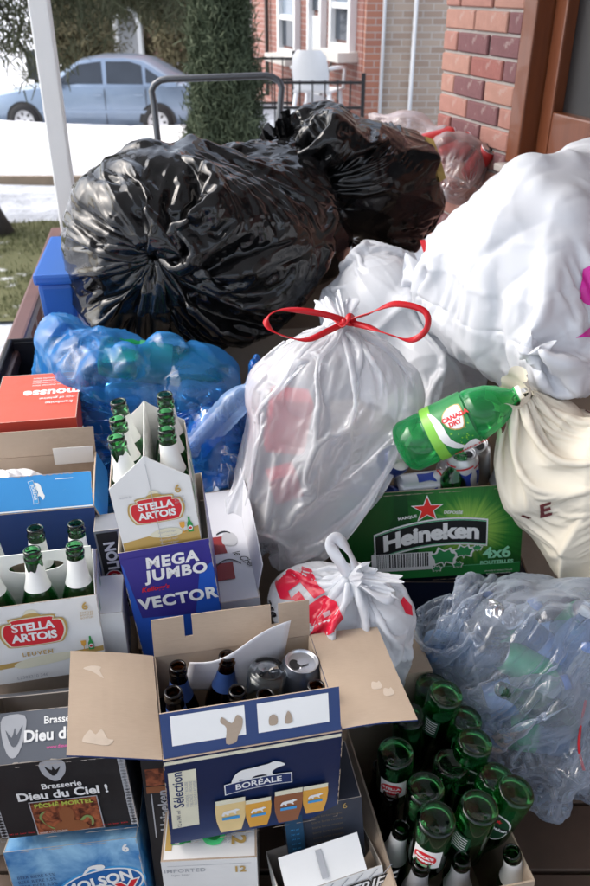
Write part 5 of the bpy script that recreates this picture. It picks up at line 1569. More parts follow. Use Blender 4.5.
P = sim_bag(pc + [.03, -.02, .05], pc + [0, .03, -.06], .42, .26, inner, seed=21, NU=80, NV=48, iters=(80, 60), grav=.00004, infl=.00005, rn=.2, rnf=5)
bag_mesh('crumpled_paper', P, flat('white paper', (.8, .8, .83)), 'crumpled white paper inside the carton with the sky blue flap', 'paper')
# red dessert carton behind it
REDP = printed('mousse red', (.70, .075, .035))
mz = .66
ms = carton('dessert_box', 'red carton with white upside down lettering at the left edge', 'box', (-.600, 1.385, .632), (10, 3, 0), (.165, .20, .07), REDP, CARDGREY, t=.0012, top=True)
fr = Frame(ms, (.0825, .10, .07), (-1, 0, 0), (0, -1, 0))
fr.put('lettering', xf(text_poly('mousse', .038, .0012), dx=-.028, dy=-.012), INK_W)
for i in range(4): fr.put('small_print', xf(text_poly('dessert au chocolat blanc', .0085), dx=-.028, dy=-.045 - i * .010), INK_W)
fr.put('small_print', xf(text_poly('mix of gelatine', .012), dx=-.04, dy=.016), INK_W)
fr.put('small_print', xf(text_poly('framboise', .014), dx=-.045, dy=.036), INK_W)

# ---------------------------------------------------------------- dark bock cartons at lower left
BLK = printed('bock black', (.014, .014, .016), .42)
GRYP = printed('bock grey', (.11, .12, .14), .36)
pm = carton('six_pack_carrier', 'black beer carrier with a reddish picture panel on the front', 'carrier', (-.467, .793, .268), (5.3, -1.4, -2.6), (.217, .147, .166), BLK, CARDGREY, t=.0012)
class SFrame(Frame):
    """the same artwork at this carton's size"""
    def put(s, name, vf, m, layer=None): return Frame.put(s, name, xf(vf, sx=ZS), m, layer)
w, d, h = .217, .147, .166
ZS = 1.175
fr = SFrame(pm, (w / 2, 0, h / 2), (1, 0, 0), (0, 0, 1))
for s in (-1, 1):
    fr.put('grey_edge', rect(s * (.185 / 2 - .0055), -.002, .009, .134), INK_GREY)
    for i in range(22): fr.put('edge_ornament', xf(poly([(-.0045, 0), (0, .0028), (.0045, 0), (0, -.0028)]), dx=s * (.185 / 2 - .0055), dy=-.064 + i * .006), INK_K, 2)
fr.k = 4
fr.put('shield', smoothpoly([(-.014, .070), (.014, .070), (.015, .050), (.006, .036), (0, .033), (-.006, .036), (-.015, .050)], 3), INK_GREY)
fr.put('shield_bird', smoothpoly([(-.010, .062), (-.002, .054), (.0, .062), (.003, .054), (.010, .060), (.004, .048), (-.003, .044)], 3), INK_K)
fr.put('lettering', xf(text_poly('Brasserie', .014, .0003), dx=.005, dy=.025), INK_W)
fr.put('lettering', xf(text_poly('Dieu du Ciel !', .021, .0007), dx=.004, dy=.009), INK_W)
def m_art():
    m, nt, b, out = nodes('label picture')
    n = noise(nt, 55, 5, dist=1.2); c = ramp(nt, n, .38, .66, (.06, .015, .01), (.42, .12, .05))
    nt.links.new(c, b.inputs['Base Color']); b.inputs['Roughness'].default_value = .4; return m
fr.put('picture_border', rect(.002, -.034, .090, .066), INK_GREY)
fr.put('picture', rect(.002, -.034, .087, .063), m_art())
fr.put('picture_shape', smoothpoly([(-.018, -.064), (-.014, -.048), (-.006, -.044), (-.008, -.036), (-.006, -.022), (.002, -.017), (.010, -.022), (.012, -.036), (.010, -.044), (.020, -.048), (.026, -.064)], 3), INK_BROWN)
fr.put('picture_shape', smoothpoly([(-.034, -.036), (-.031, -.024), (-.024, -.020), (-.026, -.023), (-.031, -.032), (-.028, -.046), (-.018, -.056), (-.022, -.056)], 3), flat('ink moss', (.22, .30, .10)))
fr.put('picture_shape', smoothpoly([(.018, -.044), (.026, -.036), (.034, -.040), (.035, -.052), (.031, -.058), (.032, -.046), (.027, -.040), (.022, -.046)], 3), flat('ink moss', (.22, .30, .10)))
fr.put('lettering', xf(text_poly('PÉCHÉ MORTEL', .0105, .0004, space=1.05), dx=.002, dy=-.0085), flat('ink chartreuse', (.45, .50, .08)))
fr.put('small_print', xf(text_poly('stout 9,5% alc./vol.', .005), dx=-.02, dy=-.061), INK_W)
for s in (-1, 1): fr.put('small_print', xf(text_poly('341 ml  beer  biere', .0045), dx=s * .062, dy=-.058), INK_RED)
# its sloping grey shoulder
sl = panel(pm, 'shoulder_panel', (.0, .0006, h + .0006), (w, 0, 0), (0, .056, .048), (0, .001, -.001), GRYP, CARDGREY)
panel(pm, 'shoulder_panel', (w, d - .001, h + .0006), (-w, 0, 0), (0, -.056, .048), (0, -.001, -.001), GRYP, CARDGREY)
fs = SFrame(sl, Vector((w / 2, .0006, h + .0006)) + Vector((0, .028, .024)), (1, 0, 0), (0, .056, .048))
edge_wear(fr, .185, .141, 4, CARDGREY)
edge_wear(fs, .185, .063, 5, CARDGREY)
fs.put('shield', smoothpoly([(-.062, .026), (-.034, .026), (-.033, .004), (-.040, -.018), (-.048, -.025), (-.056, -.018), (-.063, .004)], 3), INK_GREY)
fs.put('shield_bird', smoothpoly([(-.058, .010), (-.050, .0), (-.046, .012), (-.044, .002), (-.036, .014), (-.042, -.008), (-.050, -.010)], 3), GRYP)
fs.put('lettering', xf(text_poly('Brasserie', .013, .0003), dx=.015, dy=.017), INK_W)
fs.put('lettering', xf(text_poly('Dieu du Ciel !', .020, .0006), dx=.022, dy=-.001), INK_W)
fs.put('small_print', xf(text_poly('www.dieuduciel.com', .006), dx=.02, dy=-.016), INK_PINK)

def m_molson():
    m, nt, b, out = nodes('molson sky')
    n = noise(nt, 12, 6, rough=.6, dist=.4)
    nt.links.new(ramp(nt, n, .40, .72, (.012, .15, .42), (.35, .62, .82)), b.inputs['Base Color']); b.inputs['Roughness'].default_value = .36
    return m
MOL = m_molson()
mo = carton('beer_box', 'sky blue beer box with a red and white oval logo', 'box', (-.446, .752, .010), (3.0, -9, -5), (.214, .177, .235), MOL, CARDGREY, t=.0012, top=True)
w, d, h = .214, .177, .235
ZS = 1.175
fr = SFrame(mo, (w / 2, 0, h - .132), (1, 0, 0), (0, 0, 1))
ell_ = lambda a, b_, r=12: xf(disc(0, 0, a, b_, 40), dx=.028, dy=.030, rot=r)
fr.put('swirl', ell_(.066, .034), INK_SKY); fr.put('swirl', ell_(.063, .031), INK_W); fr.put('swirl', ell_(.060, .029), flat('ink deep blue', (.01, .11, .36)))
fr.put('swirl', xf(smoothpoly([(-.012, .018), (.0, .034), (.018, .036), (.022, .030), (.014, .026), (.004, .030)], 3), dx=.018, dy=.036), INK_W)
fr.put('lettering', xf(text_poly('MOLSON', .024, .0010, .1), dx=.026, dy=.040, rot=10), INK_W)
fr.put('lettering', xf(text_poly('DRY', .046, .0036, .1), dx=.034, dy=.012, rot=10), INK_W)
fr.put('lettering', xf(text_poly('DRY', .046, .0016, .1), dx=.034, dy=.012, rot=10), INK_RED)
edge_wear(fr, .182, .224, 6, CARDGREY, 'lrt')
fr.put('numeral', xf(text_poly('6', .018, .0008), dx=.074, dy=.098), INK_W)
for i in range(4): fr.put('small_print', xf(text_poly('BEER BIERE 5,5%', .0075), dx=-.055, dy=.066 - i * .008), INK_NAVY)

# white twelve case under the polar bear carton
ip = atz(160.6, 862, .295)
im = carton('beer_case', 'white imported beer case with a round green sticker', 'case', (ip[0], ip[1], .0), (3, 0, 0), (.146, .26, .295), STW, CARD, top=True)
w, d, h = .146, .26, .295
fr = Frame(im, (w / 2, 0, h / 2), (1, 0, 0), (0, 0, 1))
fr.put('rule', rect(0, h / 2 - .012, w - .018, .0008), INK_GREY)
fr.put('lettering', xf(text_poly('IMPORTED', .012, .0002, space=1.15), dx=-.038, dy=h / 2 - .024), INK_GREY)
fr.put('small_print', xf(text_poly('lager beer', .007), dx=-.045, dy=h / 2 - .034), INK_GREY)
fr.put('numeral', xf(text_poly('12', .020, .0006), dx=.046, dy=h / 2 - .026), INK_GOLD)
ft = Frame(im, (w / 2, .045, h), (1, 0, 0), (0, 1, 0))
ft.put('gold_strip', rect(-w / 2 + .010, .0, .010, .055), INK_GOLD)
icon_bottle(ft, -w / 2 + .014, -.014, .030, -90)
ft.put('numeral', xf(text_poly('12', .030, .001), dx=.044, dy=-.008, rot=-90), INK_GOLD)
for i in range(3): ft.put('small_print', xf(text_poly('BOTTLES', .006), dx=.030 - i * .006, dy=-.008, rot=-90), INK_GREY)
ft.put('green_sticker', disc(.006, -.006, .018, .018, 30), flat('sticker green', (.10, .75, .25), .35))
ft.put('sticker_leaf', smoothpoly([(-.006, -.010), (.0, -.002), (.012, -.002), (.016, -.010), (.008, -.016)], 3), INK_GREEN)

# dark slim pack between the cartons
dk = carton('beer_box', 'slim black box with grey sideways lettering between the cartons', 'box', (-.236, .80, .02), (6, -4, 0), (.050, .14, .40), BLK, CARDGREY, t=.0012, top=True)
fr = Frame(dk, (.025, 0, .22), (1, 0, 0), (0, 0, 1))
fr.put('picture', rect(0, .135, .040, .036), m_art()); fr.put('red_strip', rect(0, .108, .042, .014), INK_BROWN)
fr.put('lettering', xf(text_poly('Heineken', .024, .0006), dx=.004, dy=.06, rot=90), INK_GREY)
fr.put('stripe', rect(-.014, .05, .002, .10), INK_GREY)

# dark flattened carton and white fruit carton in front of the bottle box
dn = carton('beer_box', 'dark grey beer box under the right flap of the polar bear carton', 'box', (.000, .775, .115), (9, -6, -4), (.125, .12, .22), printed('slate print', (.035, .042, .06)), CARDGREY, t=.0012, top=True)
fr = Frame(dn, (.0625, 0, .11), (1, 0, 0), (0, 0, 1))
for i in range(7): fr.put('small_print', xf(text_poly('biere forte rousse', .0068), dx=.005, dy=.085 - i * .011), flat('ink bronze', (.16, .12, .08)))
fr.put('numeral', xf(text_poly('6', .016), dx=.035, dy=.10), INK_GOLD)
fr.put('teal_strip', rect(-.048, .02, .028, .16), flat('ink teal', (.015, .06, .12)))
for i in range(6): fr.put('small_print', xf(text_poly('341 ml', .005), dx=-.048, dy=.07 - i * .010), INK_SKY)
kt = carton('product_box', 'white carton with bold slanted black lettering at the bottom edge', 'box', (.003, .672, .070), (16, -14, -4), (.165, .10, .18), INK_W, CARDGREY, t=.0012)
fr = Frame(kt, (.0825, 0, .09), (1, 0, 0), (0, 0, 1))
for s in range(7): fr.put('streak', poly([(-.08 + s * .024, .06), (-.078 + s * .024, .06), (-.045 + s * .024, .088), (-.048 + s * .024, .088)]), INK_GREY)
fr.put('lettering', xf(text_poly('CENTRIFIE', .030, .0028, .35), dx=.030, dy=.060), INK_K)
fr.put('lettering', xf(text_poly('CENTRIFIE', .030, .0004, .35), dx=.030, dy=.060), INK_W)
wf = panel(kt, 'top_flap', (.010, .001, .1806), (.130, 0, 0), (0, .034, .042), (0, .001, -.001), INK_W, CARDGREY, curl=.004, warp=.001)
pyd('tape', [(.068, .004, .1855), (.078, .004, .1855), (.078, .030, .2178), (.068, .030, .2178)], [(0, 1, 2, 3)], INK_GREY, kt).location = (0, -.002, .003)

# ---------------------------------------------------------------- small cartons round the cereal box
wc = carton('small_box', 'small plain white carton beside the left carrier', 'box', (-.345, 1.0, .430), (9, 0, 0), (.060, .10, .12), INK_W, CARDGREY, t=.001, top=True)
rd = carton('snack_box', 'thin box with red and white sideways letters by the cereal box', 'box', (-.338, 1.125, .430), (9, 0, -3), (.050, .05, .20), flat('snack grey', (.20, .21, .23), .4), CARDGREY, t=.001, top=True)
fr = Frame(rd, (.025, 0, .10), (1, 0, 0), (0, 0, 1))
fr.put('dark_strip', rect(-.004, .01, .036, .17), INK_K)
fr.put('lettering', xf(text_poly('OREO', .034, .003), dx=-.004, dy=-.035, rot=90), INK_W)
fr.put('lettering', xf(text_poly('OREO', .034, .0012), dx=-.004, dy=-.035, rot=90), INK_RED)
fr.put('lettering', xf(text_poly('LION', .026, .0012), dx=-.002, dy=.045, rot=90), INK_W)
GREYP = printed('grey white box', (.60, .61, .65), .42)
gb = carton('appliance_box', 'long pale grey box with a dark red jug picture', 'box', (-.127, 1.088, .0), (10, 0, -3), (.092, .36, .50), GREYP, CARDGREY, t=.002, top=True)
fr = Frame(gb, (.046, .19, .50), (1, 0, 0), (0, 1, 0))
fr.put('jug_picture', xf(poly([(-.022, -.03), (.016, -.03), (.010, .026), (-.026, .026)]), dx=-.014, dy=-.02), flat('ink dark red', (.24, .015, .015)))
fr.put('jug_picture', smoothpoly([(-.004, -.02), (.018, -.03), (.026, -.01), (.018, .012), (.0, .014)], 3), INK_GREY)
fr.put('jug_handle', band(lambda x: .020 - 40 * x * x, -.014, .014, .002), INK_K)
fr.put('jug_picture', rect(-.008, -.105, .034, .05), flat('ink dark red', (.24, .015, .015)))
fr.put('jug_handle', band(lambda x: -.072 - 30 * x * x, -.024, .024, .002), INK_K)
fr.put('lettering', xf(text_poly('le Chef', .020, .0002, .4), dx=.030, dy=-.075, rot=-60), INK_K)
panel(gb, 'open_flap', (.0925, .02, .501), (0, .33, 0), (.012, 0, .055), (-.002, 0, 0), CARDGREY, GREYP, warp=.004, seed=3)
tn = empty('drink_tin', place(gb, .035, .37, .46), axis_rot((.1, .5, .85)), 'silver tin at the far end of the pale grey box', 'tin')
MB().lathe([(.0005, .0), (.024, .0), (.026, .002), (.026, .07), (.024, .073), (.022, .071), (.0005, .071)], 28).build('body', ALU, tn, True)

# ---------------------------------------------------------------- green beer case with cans
def m_hein():
    m, nt, b, out = nodes('green case print')
    tc = nt.nodes.new('ShaderNodeTexCoord'); mp = nt.nodes.new('ShaderNodeMapping')
    mp.inputs['Location'].default_value = (-.285, 0, -.125); mp.vector_type = 'POINT'
    nt.links.new(tc.outputs['Object'], mp.inputs[0])
    ln = nt.nodes.new('ShaderNodeVectorMath'); ln.operation = 'LENGTH'; nt.links.new(mp.outputs[0], ln.inputs[0])
    # light burst of the printed picture: rays and a soft centre
    gr = nt.nodes.new('ShaderNodeSeparateXYZ'); nt.links.new(mp.outputs[0], gr.inputs[0])
    at2 = nt.nodes.new('ShaderNodeMath'); at2.operation = 'ARCTAN2'; nt.links.new(gr.outputs['Z'], at2.inputs[0]); nt.links.new(gr.outputs['X'], at2.inputs[1])
    cmb = nt.nodes.new('ShaderNodeCombineXYZ'); nt.links.new(at2.outputs[0], cmb.inputs[0])
    rays = noise(nt, 9, 3, vec=cmb.outputs[0])
    ad = nt.nodes.new('ShaderNodeMath'); ad.operation = 'MULTIPLY_ADD'; nt.links.new(rays, ad.inputs[0]); ad.inputs[1].default_value = .09; nt.links.new(ln.outputs['Value'], ad.inputs[2])
    r = nt.nodes.new('ShaderNodeValToRGB'); e = r.color_ramp.elements
    e[0].position = .045; e[0].color = (.62, .72, .22, 1); e[1].position = .20; e[1].color = (.008, .075, .014, 1)
    q = e.new(.085); q.color = (.28, .50, .08, 1); q = e.new(.13); q.color = (.03, .20, .03, 1)
    nt.links.new(ad.outputs[0], r.inputs[0])
    nt.links.new(mixc(nt, ramp(nt, noise(nt, 60, 4), .55, .75), r.outputs[0], (.02, .16, .03)), b.inputs['Base Color'])
    nt.links.new(r.outputs[0], b.inputs['Base Color'])
    b.inputs['Roughness'].default_value = .33
    wv = nt.nodes.new('ShaderNodeTexWave'); wv.inputs['Scale'].default_value = 55; wv.bands_direction = 'X'
    nt.links.new(tc.outputs['Object'], wv.inputs[0]); bump(nt, b, wv.outputs[0], .10, .001); return m
HEING = printed('case green', (.012, .13, .025))
hn = carton('beer_case', 'green beer case with a red star, filled with cans', 'case', HEIN_POS, HEIN_ROT, HEIN_DIM, HEING, CARD, front=m_hein())
w, d, h = HEIN_DIM
fr = Frame(hn, (w / 2, 0, h / 2), (1, 0, 0), (0, 0, 1))
fr.put('bottle_picture', poly([(-.098, -.10), (-.025, -.10), (-.025, .0), (-.045, .05), (-.047, h / 2 - .002), (-.075, h / 2 - .002), (-.078, .05), (-.098, .0)]), flat('ink bottle green', (.006, .055, .012), .35))
fr.put('bottom_strip', rect(0, -h / 2 + .014, w - .002, .027), flat('ink strip green', (.02, .24, .05)))
fr.put('strip_line', rect(0, -h / 2 + .028, w - .002, .0015), INK_LGREEN)
fr.put('star', star(-.005, .068, .037), INK_W); fr.put('star', star(-.005, .068, .031), flat('ink star red', (.75, .03, .02)))
arc = lambda x: .006 - 1.3 * (x - .0) ** 2 + .10 * x
fr.put('ribbon_tail', poly([(-.125, -.045), (-.095, .012), (-.085, .020), (-.120, -.030)]), INK_W)
fr.put('banner_edge', band(arc, -.122, .125, .036), INK_W)
fr.put('banner', band(arc, -.119, .122, .032), INK_K)
fr.put('banner_line', band(lambda x: arc(x) + .030, -.119, .122, .0010), INK_LGREEN)
fr.put('banner_line', band(lambda x: arc(x) - .030, -.119, .122, .0010), INK_LGREEN)
fr.put('lettering', xf(text_poly('Heineken', .056, .0026, space=.97), dx=.002, dy=.0, fn=lambda x, y: (x, y + arc(x))), INK_W)
fr.put('small_print', xf(text_poly('MARQUE', .010, .0003), dx=-.048, dy=.052, rot=8), INK_W)
fr.put('small_print', xf(text_poly('DÉPOSÉE', .010, .0003), dx=.050, dy=.058, rot=-6), INK_W)
fr.put('pill', rect(-w / 2 + .034, h / 2 - .024, .052, .015), INK_LGREEN); fr.put('pill', rect(-w / 2 + .034, h / 2 - .024, .050, .013), HEING)
fr.put('lettering', xf(text_poly('IMPORTÉE', .0095, .0004), dx=-w / 2 + .034, dy=h / 2 - .024), INK_LGREEN)
fr.put('barcode_field', rect(-.062, -.065, .135, .048), INK_W)
rb = random.Random(2); x = -.118; L = fr.k; fr.k += 1
bars = []
while x < -.004:
    bw = rb.choice((.0012, .0012, .0024, .0034)); bars.append(rect(x + bw / 2, -.061, bw, .037)); x += bw + rb.choice((.0014, .0024, .003))
fr.put('barcode', join(*bars), INK_K, L)
LEAF = [(0, -.5), (.12, -.2), (.45, -.35), (.35, -.02), (.62, .12), (.28, .22), (.30, .5), (.05, .32), (-.10, .55), (-.22, .25), (-.55, .25), (-.34, 0), (-.5, -.3), (-.12, -.2)]
LEAF = [(0, -.5), (.10, -.30), (.42, -.42), (.46, -.16), (.62, .10), (.36, .20), (.26, .42), (.02, .30), (-.22, .46), (-.34, .20), (-.62, .12), (-.46, -.16), (-.42, -.42), (-.10, -.30)]
for lx, ly, s in ((.030, -.056, .050), (.073, -.044, .036), (.102, -.036, .018), (.014, -.086, .018), (.060, -.078, .018)):
    fr.put('leaf_picture', xf(smoothpoly(LEAF, 3), dx=lx, dy=ly, sx=s * 1.15), INK_W)
    fr.put('leaf_picture', xf(smoothpoly(LEAF, 3), dx=lx, dy=ly, sx=s * .88), flat('ink leaf', (.03, .26, .08)))
fr.put('numeral', xf(text_poly('4x6', .040, .0014), dx=.145, dy=-.052), flat('ink mint', (.30, .72, .45)))
fr.put('lettering', xf(text_poly('BOUTEILLES', .0135, .0006), dx=.145, dy=-.077), flat('ink mint', (.30, .72, .45)))
fr.put('small_print', xf(text_poly('BRASSÉE ET EMBOUTEILLÉE', .005), dx=.150, dy=-.100), INK_W)
edge_wear(fr, w, h, 8, CARD)
fr.put('small_print', xf(text_poly('AMSTERDAM HOLLAND', .005), dx=.150, dy=-.107), INK_W)
panel(hn, 'back_flap', (w - .002, d - .0005, h + .001), (-w + .004, 0, 0), (0, .08, .055), (0, -.003, 0), HEING, CARD, warp=.004, seed=6)
PBR = None
def m_pbr():
    m, nt, b, out = nodes('white blue can print')
    n = noise(nt, 55, 2, dist=.6)
    nt.links.new(ramp(nt, n, .55, .58, (.70, .71, .75), (.03, .06, .30)), b.inputs['Base Color']); b.inputs['Roughness'].default_value = .28; b.inputs['Metallic'].default_value = .35; return m
PBR = m_pbr(); NAVYC = flat('navy can', (.02, .04, .17), .28, .4)
def inh(x, y, z): return place(hn, x, y, z)
def can_art(c, z, ang):
    on_cyl(c, 'ribbon_mark', xf(smoothpoly([(-.012, -.02), (-.004, -.008), (.004, -.008), (.012, -.02), (.010, .004), (.014, .02), (0, .014), (-.014, .02), (-.010, .004)], 3)), flat('ink ribbon blue', (.02, .05, .32)), z, ang, CANP)
    on_cyl(c, 'red_stripe', poly([(-.02, .026), (.018, .034), (.018, .038), (-.02, .030)]), INK_RED, z, ang, CANP)
CANP = [(.0331, 0.0)] * 6 + [(.0331, .12)] * 14
CANW = flat('can white', (.68, .69, .72), .3, .3)
c = can(inh(.285, .080, .160), ypr(-1, 8, -7), 'white and blue can standing at the front of the green case', CANW); can_art(c, .072, -1.55); can_art(c, .072, -.4); can_art(c, .072, -2.7)
c = can(inh(.135, .06, .200), axis_rot((1, .12, .06), 40), 'white and blue can lying flat beside the green can', CANW); [can_art(c, .065, a) for a in (0, 1.2, 2.4, 3.6, 4.8)]
c = can(inh(.372, .10, .155), axis_rot((.35, .15, .9), 10), 'tilted white and blue can at the right end of the green case', CANW); [can_art(c, .07, a) for a in (-2.2, -1.2, 0)]
can(inh(.085, .10, .225), axis_rot((.35, -.55, .6), 20), 'silver topped can poking up at the left of the green case', NAVYC)
can(inh(.020, .05, .19), axis_rot((1, -.1, .05), 0), 'navy can lying at the left end of the green case', NAVYC)
can(inh(.330, .15, .16), axis_rot((-.2, -.3, .9), 0), 'silver can behind the upright can in the green case', flat('silver can', (.5, .51, .53), .28, .8))
bottle(inh(.235, .055, .110), ypr(-1, 0, 8), 'green bottle whose neck peeks over the rim of the green case', DGREENG, STUB)
for i, (x, y) in enumerate(((.07, .19), (.27, .20))):
    can(inh(x, y, .05 + .02 * i), ypr(20 * i, 10, -8), 'silver can buried at the back of the green case, ' + ('left', 'right')[i] + ' one', flat('silver can', (.5, .51, .53)), group='cans at the back of the green case')

# green soft drink bottle lying on the cans
PETG = film('green pet', (.03, .50, .16), .08, transl=.25, clear=.84, tcol=(.30, .88, .42), bscale=8, bstr=.4, bdist=.004)
pa, pb_ = at(400, 450, 1.60), at(522, 392, 1.53)
ax = pb_ - pa; LEN = np.linalg.norm(ax)
pt_ = empty('soda_bottle', pa, axis_rot(ax, 25), 'big green soda bottle with white cap lying on the green case', 'bottle')
k = LEN / .315; RB = .054
prof = [(.0005, .012), (.020, .004), (.034, .001), (.046, .008), (RB, .024), (RB, .075), (.0515, .078), (RB, .081), (RB, .186), (.0515, .189), (RB, .192), (.0525, .215), (.046, .243), (.033, .268), (.0205, .285), (.0145, .294), (.0142, .300), (.0165, .301), (.0165, .303), (.0135, .304), (.0135, .312)]
o = MB().lathe([(r * 1.0, z * k) for r, z in prof], 44)
rg2 = np.random.default_rng(5); VV_ = []
for x, y, z in o.v:                                # dented by handling
    a = math.atan2(y, x); f = 1 - .085 * math.exp(-((z / k - .225) / .03) ** 2) * max(0, math.sin(2 * a + 1.0)) - .10 * math.exp(-((z / k - .05) / .025) ** 2) * max(0, math.sin(3 * a)) if z / k < .28 else 1
    VV_.append((x * f, y * f, z))
o.v = VV_; o.build('shell', PETG, pt_, True)
PETP = [(RB, 0)] * 6 + [(RB, .4)] * 14
LG = flat('label green', (.015, .22, .05), .3); LIME = flat('label lime', (.22, .55, .06), .3)
inst('label', sleeve_mesh(PETP, .082 * k, .185 * k, LG, 0, .0010, 0, 2 * math.pi, 40), pt_)
inst('label_band', sleeve_mesh(PETP, .083 * k, .108 * k, LIME, 0, .0016, 0, 2 * math.pi, 40), pt_)
tov = pt_.matrix_world.to_3x3().inverted() @ Vector((0, -CP, SP)).normalized()
va = math.atan2(tov.y, tov.x)
on_cyl(pt_, 'white_swirl', xf(smoothpoly([(-.05, -.016), (-.02, .0), (.02, .004), (.05, .022), (.05, .008), (.02, -.012), (-.02, -.014)], 3)), INK_W, .122 * k, va, PETP, .0022)
on_cyl(pt_, 'shield', xf(smoothpoly([(-.024, .016), (0, .021), (.024, .016), (.021, -.008), (0, -.021), (-.021, -.008)], 3), rot=-10), INK_GOLD, .152 * k, va - .30, PETP, .0024)
on_cyl(pt_, 'shield', xf(smoothpoly([(-.022, .014), (0, .019), (.022, .014), (.019, -.007), (0, -.019), (-.019, -.007)], 3), rot=-10), INK_W, .152 * k, va - .30, PETP, .0028)
on_cyl(pt_, 'lettering', xf(text_poly('CANADA', .0125, .0006), dy=.005, rot=90), INK_RED, .152 * k, va - .30, PETP, .0033)
on_cyl(pt_, 'lettering', xf(text_poly('DRY', .0125, .0006), dx=.012, dy=0, rot=90), INK_RED, .152 * k, va - .30, PETP, .0033)
on_cyl(pt_, 'shield', xf(smoothpoly([(-.022, .014), (0, .019), (.022, .014), (.019, -.007), (0, -.019), (-.019, -.007)], 3)), INK_W, .160 * k, va + 1.15, PETP, .0028)
on_cyl(pt_, 'lettering', xf(text_poly('CANADA DRY', .011, .0006), rot=90), INK_RED, .160 * k, va + 1.15, PETP, .0033)
rl2 = random.Random(3); dots = [disc(rl2.uniform(-.03, .05), rl2.uniform(-.02, .02), rl2.uniform(.0008, .0018), None, 8) for _ in range(40)]
on_cyl(pt_, 'label_dots', join(*dots), LIME, .155 * k, va + .3, PETP, .002)
MB().lathe([(.0005, .3155 * k), (.0135, .3155 * k), (.0152, .313 * k), (.0152, .3005 * k), (.0142, .3005 * k)], 30).build('cap', INK_W, pt_, True)

# ---------------------------------------------------------------- carton of upturned bottles, lower right
bx_pos, bx_rot, bx_dim = (.160, .695, .004), (11, 0, 0), (.215, .40, .245)
bx = carton('bottle_carton', 'brown carton packed with green bottles, most of them upside down', 'carton', bx_pos, bx_rot, bx_dim, CARD, CARD)
fr = Frame(bx, (.1075, 0, .1225), (1, 0, 0), (0, 0, 1))
fr.put('lettering', xf(text_poly('ULL', .03, .001), dx=.06, dy=.105), INK_SKY)
panel(bx, 'side_flap', (-.0005, .385, .246), (0, -.36, 0), (-.030, 0, -.06), (.003, 0, -.002), CARD, CARD, warp=.003, seed=2)
DOWN = Matrix.Rotation(rad(180), 3, 'X')
up = [ # px, py of base, base height, tilt x, tilt y, glass, label
 (432, 685, 0.337, -6, 4, 'plain', 'upturned green bottle at the far end of the bottle carton'),
 (446, 693, 0.385, -9, -3, 'hb', 'upturned green bottle with a back label, tallest in the bottle carton'),
 (409, 715, 0.327, -4, 6, 'plain', 'upturned green bottle half hidden under the cardboard flap'),
 (466, 717, 0.322, -5, -6, 'plain', 'upturned green bottle in the shade behind the green oval label'),
 (475, 741, 0.347, -6, -3, 'hl', 'upturned green bottle showing a green oval label'),
 (396, 752, 0.347, -10, 4, 'st', 'upturned green bottle with a red and white label at the left'),
 (426, 787, 0.347, -6, 2, 'plain', 'upturned green bottle in the middle of the bottle carton'),
 (437, 818, 0.357, -8, 0, 'bk', 'upturned green bottle with an oval red label at the front'),
 (480, 806, 0.357, -7, -4, 'hb', 'upturned green bottle with a pale back label at the front right'),
 (517, 790, 0.337, -9, -10, 'hl', 'upturned green bottle leaning out at the right of the carton'),
 (497, 776, 0.322, -3, -5, 'plain', 'upturned green bottle squeezed in at the right side'),
 (452, 762, 0.317, -3, 0, 'plain', 'upturned green bottle sunk between its taller neighbours'),
]
for px, py, z, tx_, ty_, kind, lb in up:
    p = atz(px, py, z); R = ypr(10) @ Matrix.Rotation(rad(-tx_), 3, 'X') @ Matrix.Rotation(rad(-ty_), 3, 'Y') @ DOWN
    r = bottle(p, R, lb, DGREENG)
    tv = r.matrix_world.to_3x3().inverted() @ (Vector((0, 0, CAM_H)) - Vector(p)); a = math.atan2(tv.y, tv.x)
    if kind in ('st', 'bk'):
        inst('body_label', sleeve_mesh(PROF, .045, .095, LABELW, 0, .0006, a - .75, a + .75, 16), r)
        on_cyl(r, 'red_oval', disc(0, 0, .019, .017, 24), INK_RED, .070, a + .1, off=.0012, up=-1)
        on_cyl(r, 'lettering', join(xf(text_poly('STELLA' if kind == 'st' else "BECK'S", .0095, .0005), dy=.005), xf(text_poly('ARTOIS' if kind == 'st' else 'BREMEN', .0080, .0004), dy=-.006)), INK_W, .070, a + .1, off=.0018, up=-1)
    if kind == 'hl':
        on_cyl(r, 'oval_label', disc(0, 0, .024, .033, 28), LABELW, .070, a - .15, off=.0008, up=-1)
        on_cyl(r, 'oval_label', disc(0, 0, .021, .030, 28), LABELK, .070, a - .15, off=.0013, up=-1)
        on_cyl(r, 'banner', rect(0, 0, .046, .011), INK_K, .070, a - .15, off=.0018, up=-1)
        on_cyl(r, 'lettering', text_poly('Heineken', .0105, .0004), INK_W, .070, a - .15, off=.0023, up=-1)
        on_cyl(r, 'star', star(0, .018, .006), INK_RED, .070, a - .15, off=.0018, up=-1)
    if kind == 'hb':
        on_cyl(r, 'back_label', rect(0, 0, .030, .046), LABELK, .068, a + .25, off=.0008, up=-1)
        on_cyl(r, 'small_print', join(*[rect(0, .017 - i * .006, .022, .0022) for i in range(6)]), LABELW, .068, a + .25, off=.0013, up=-1)
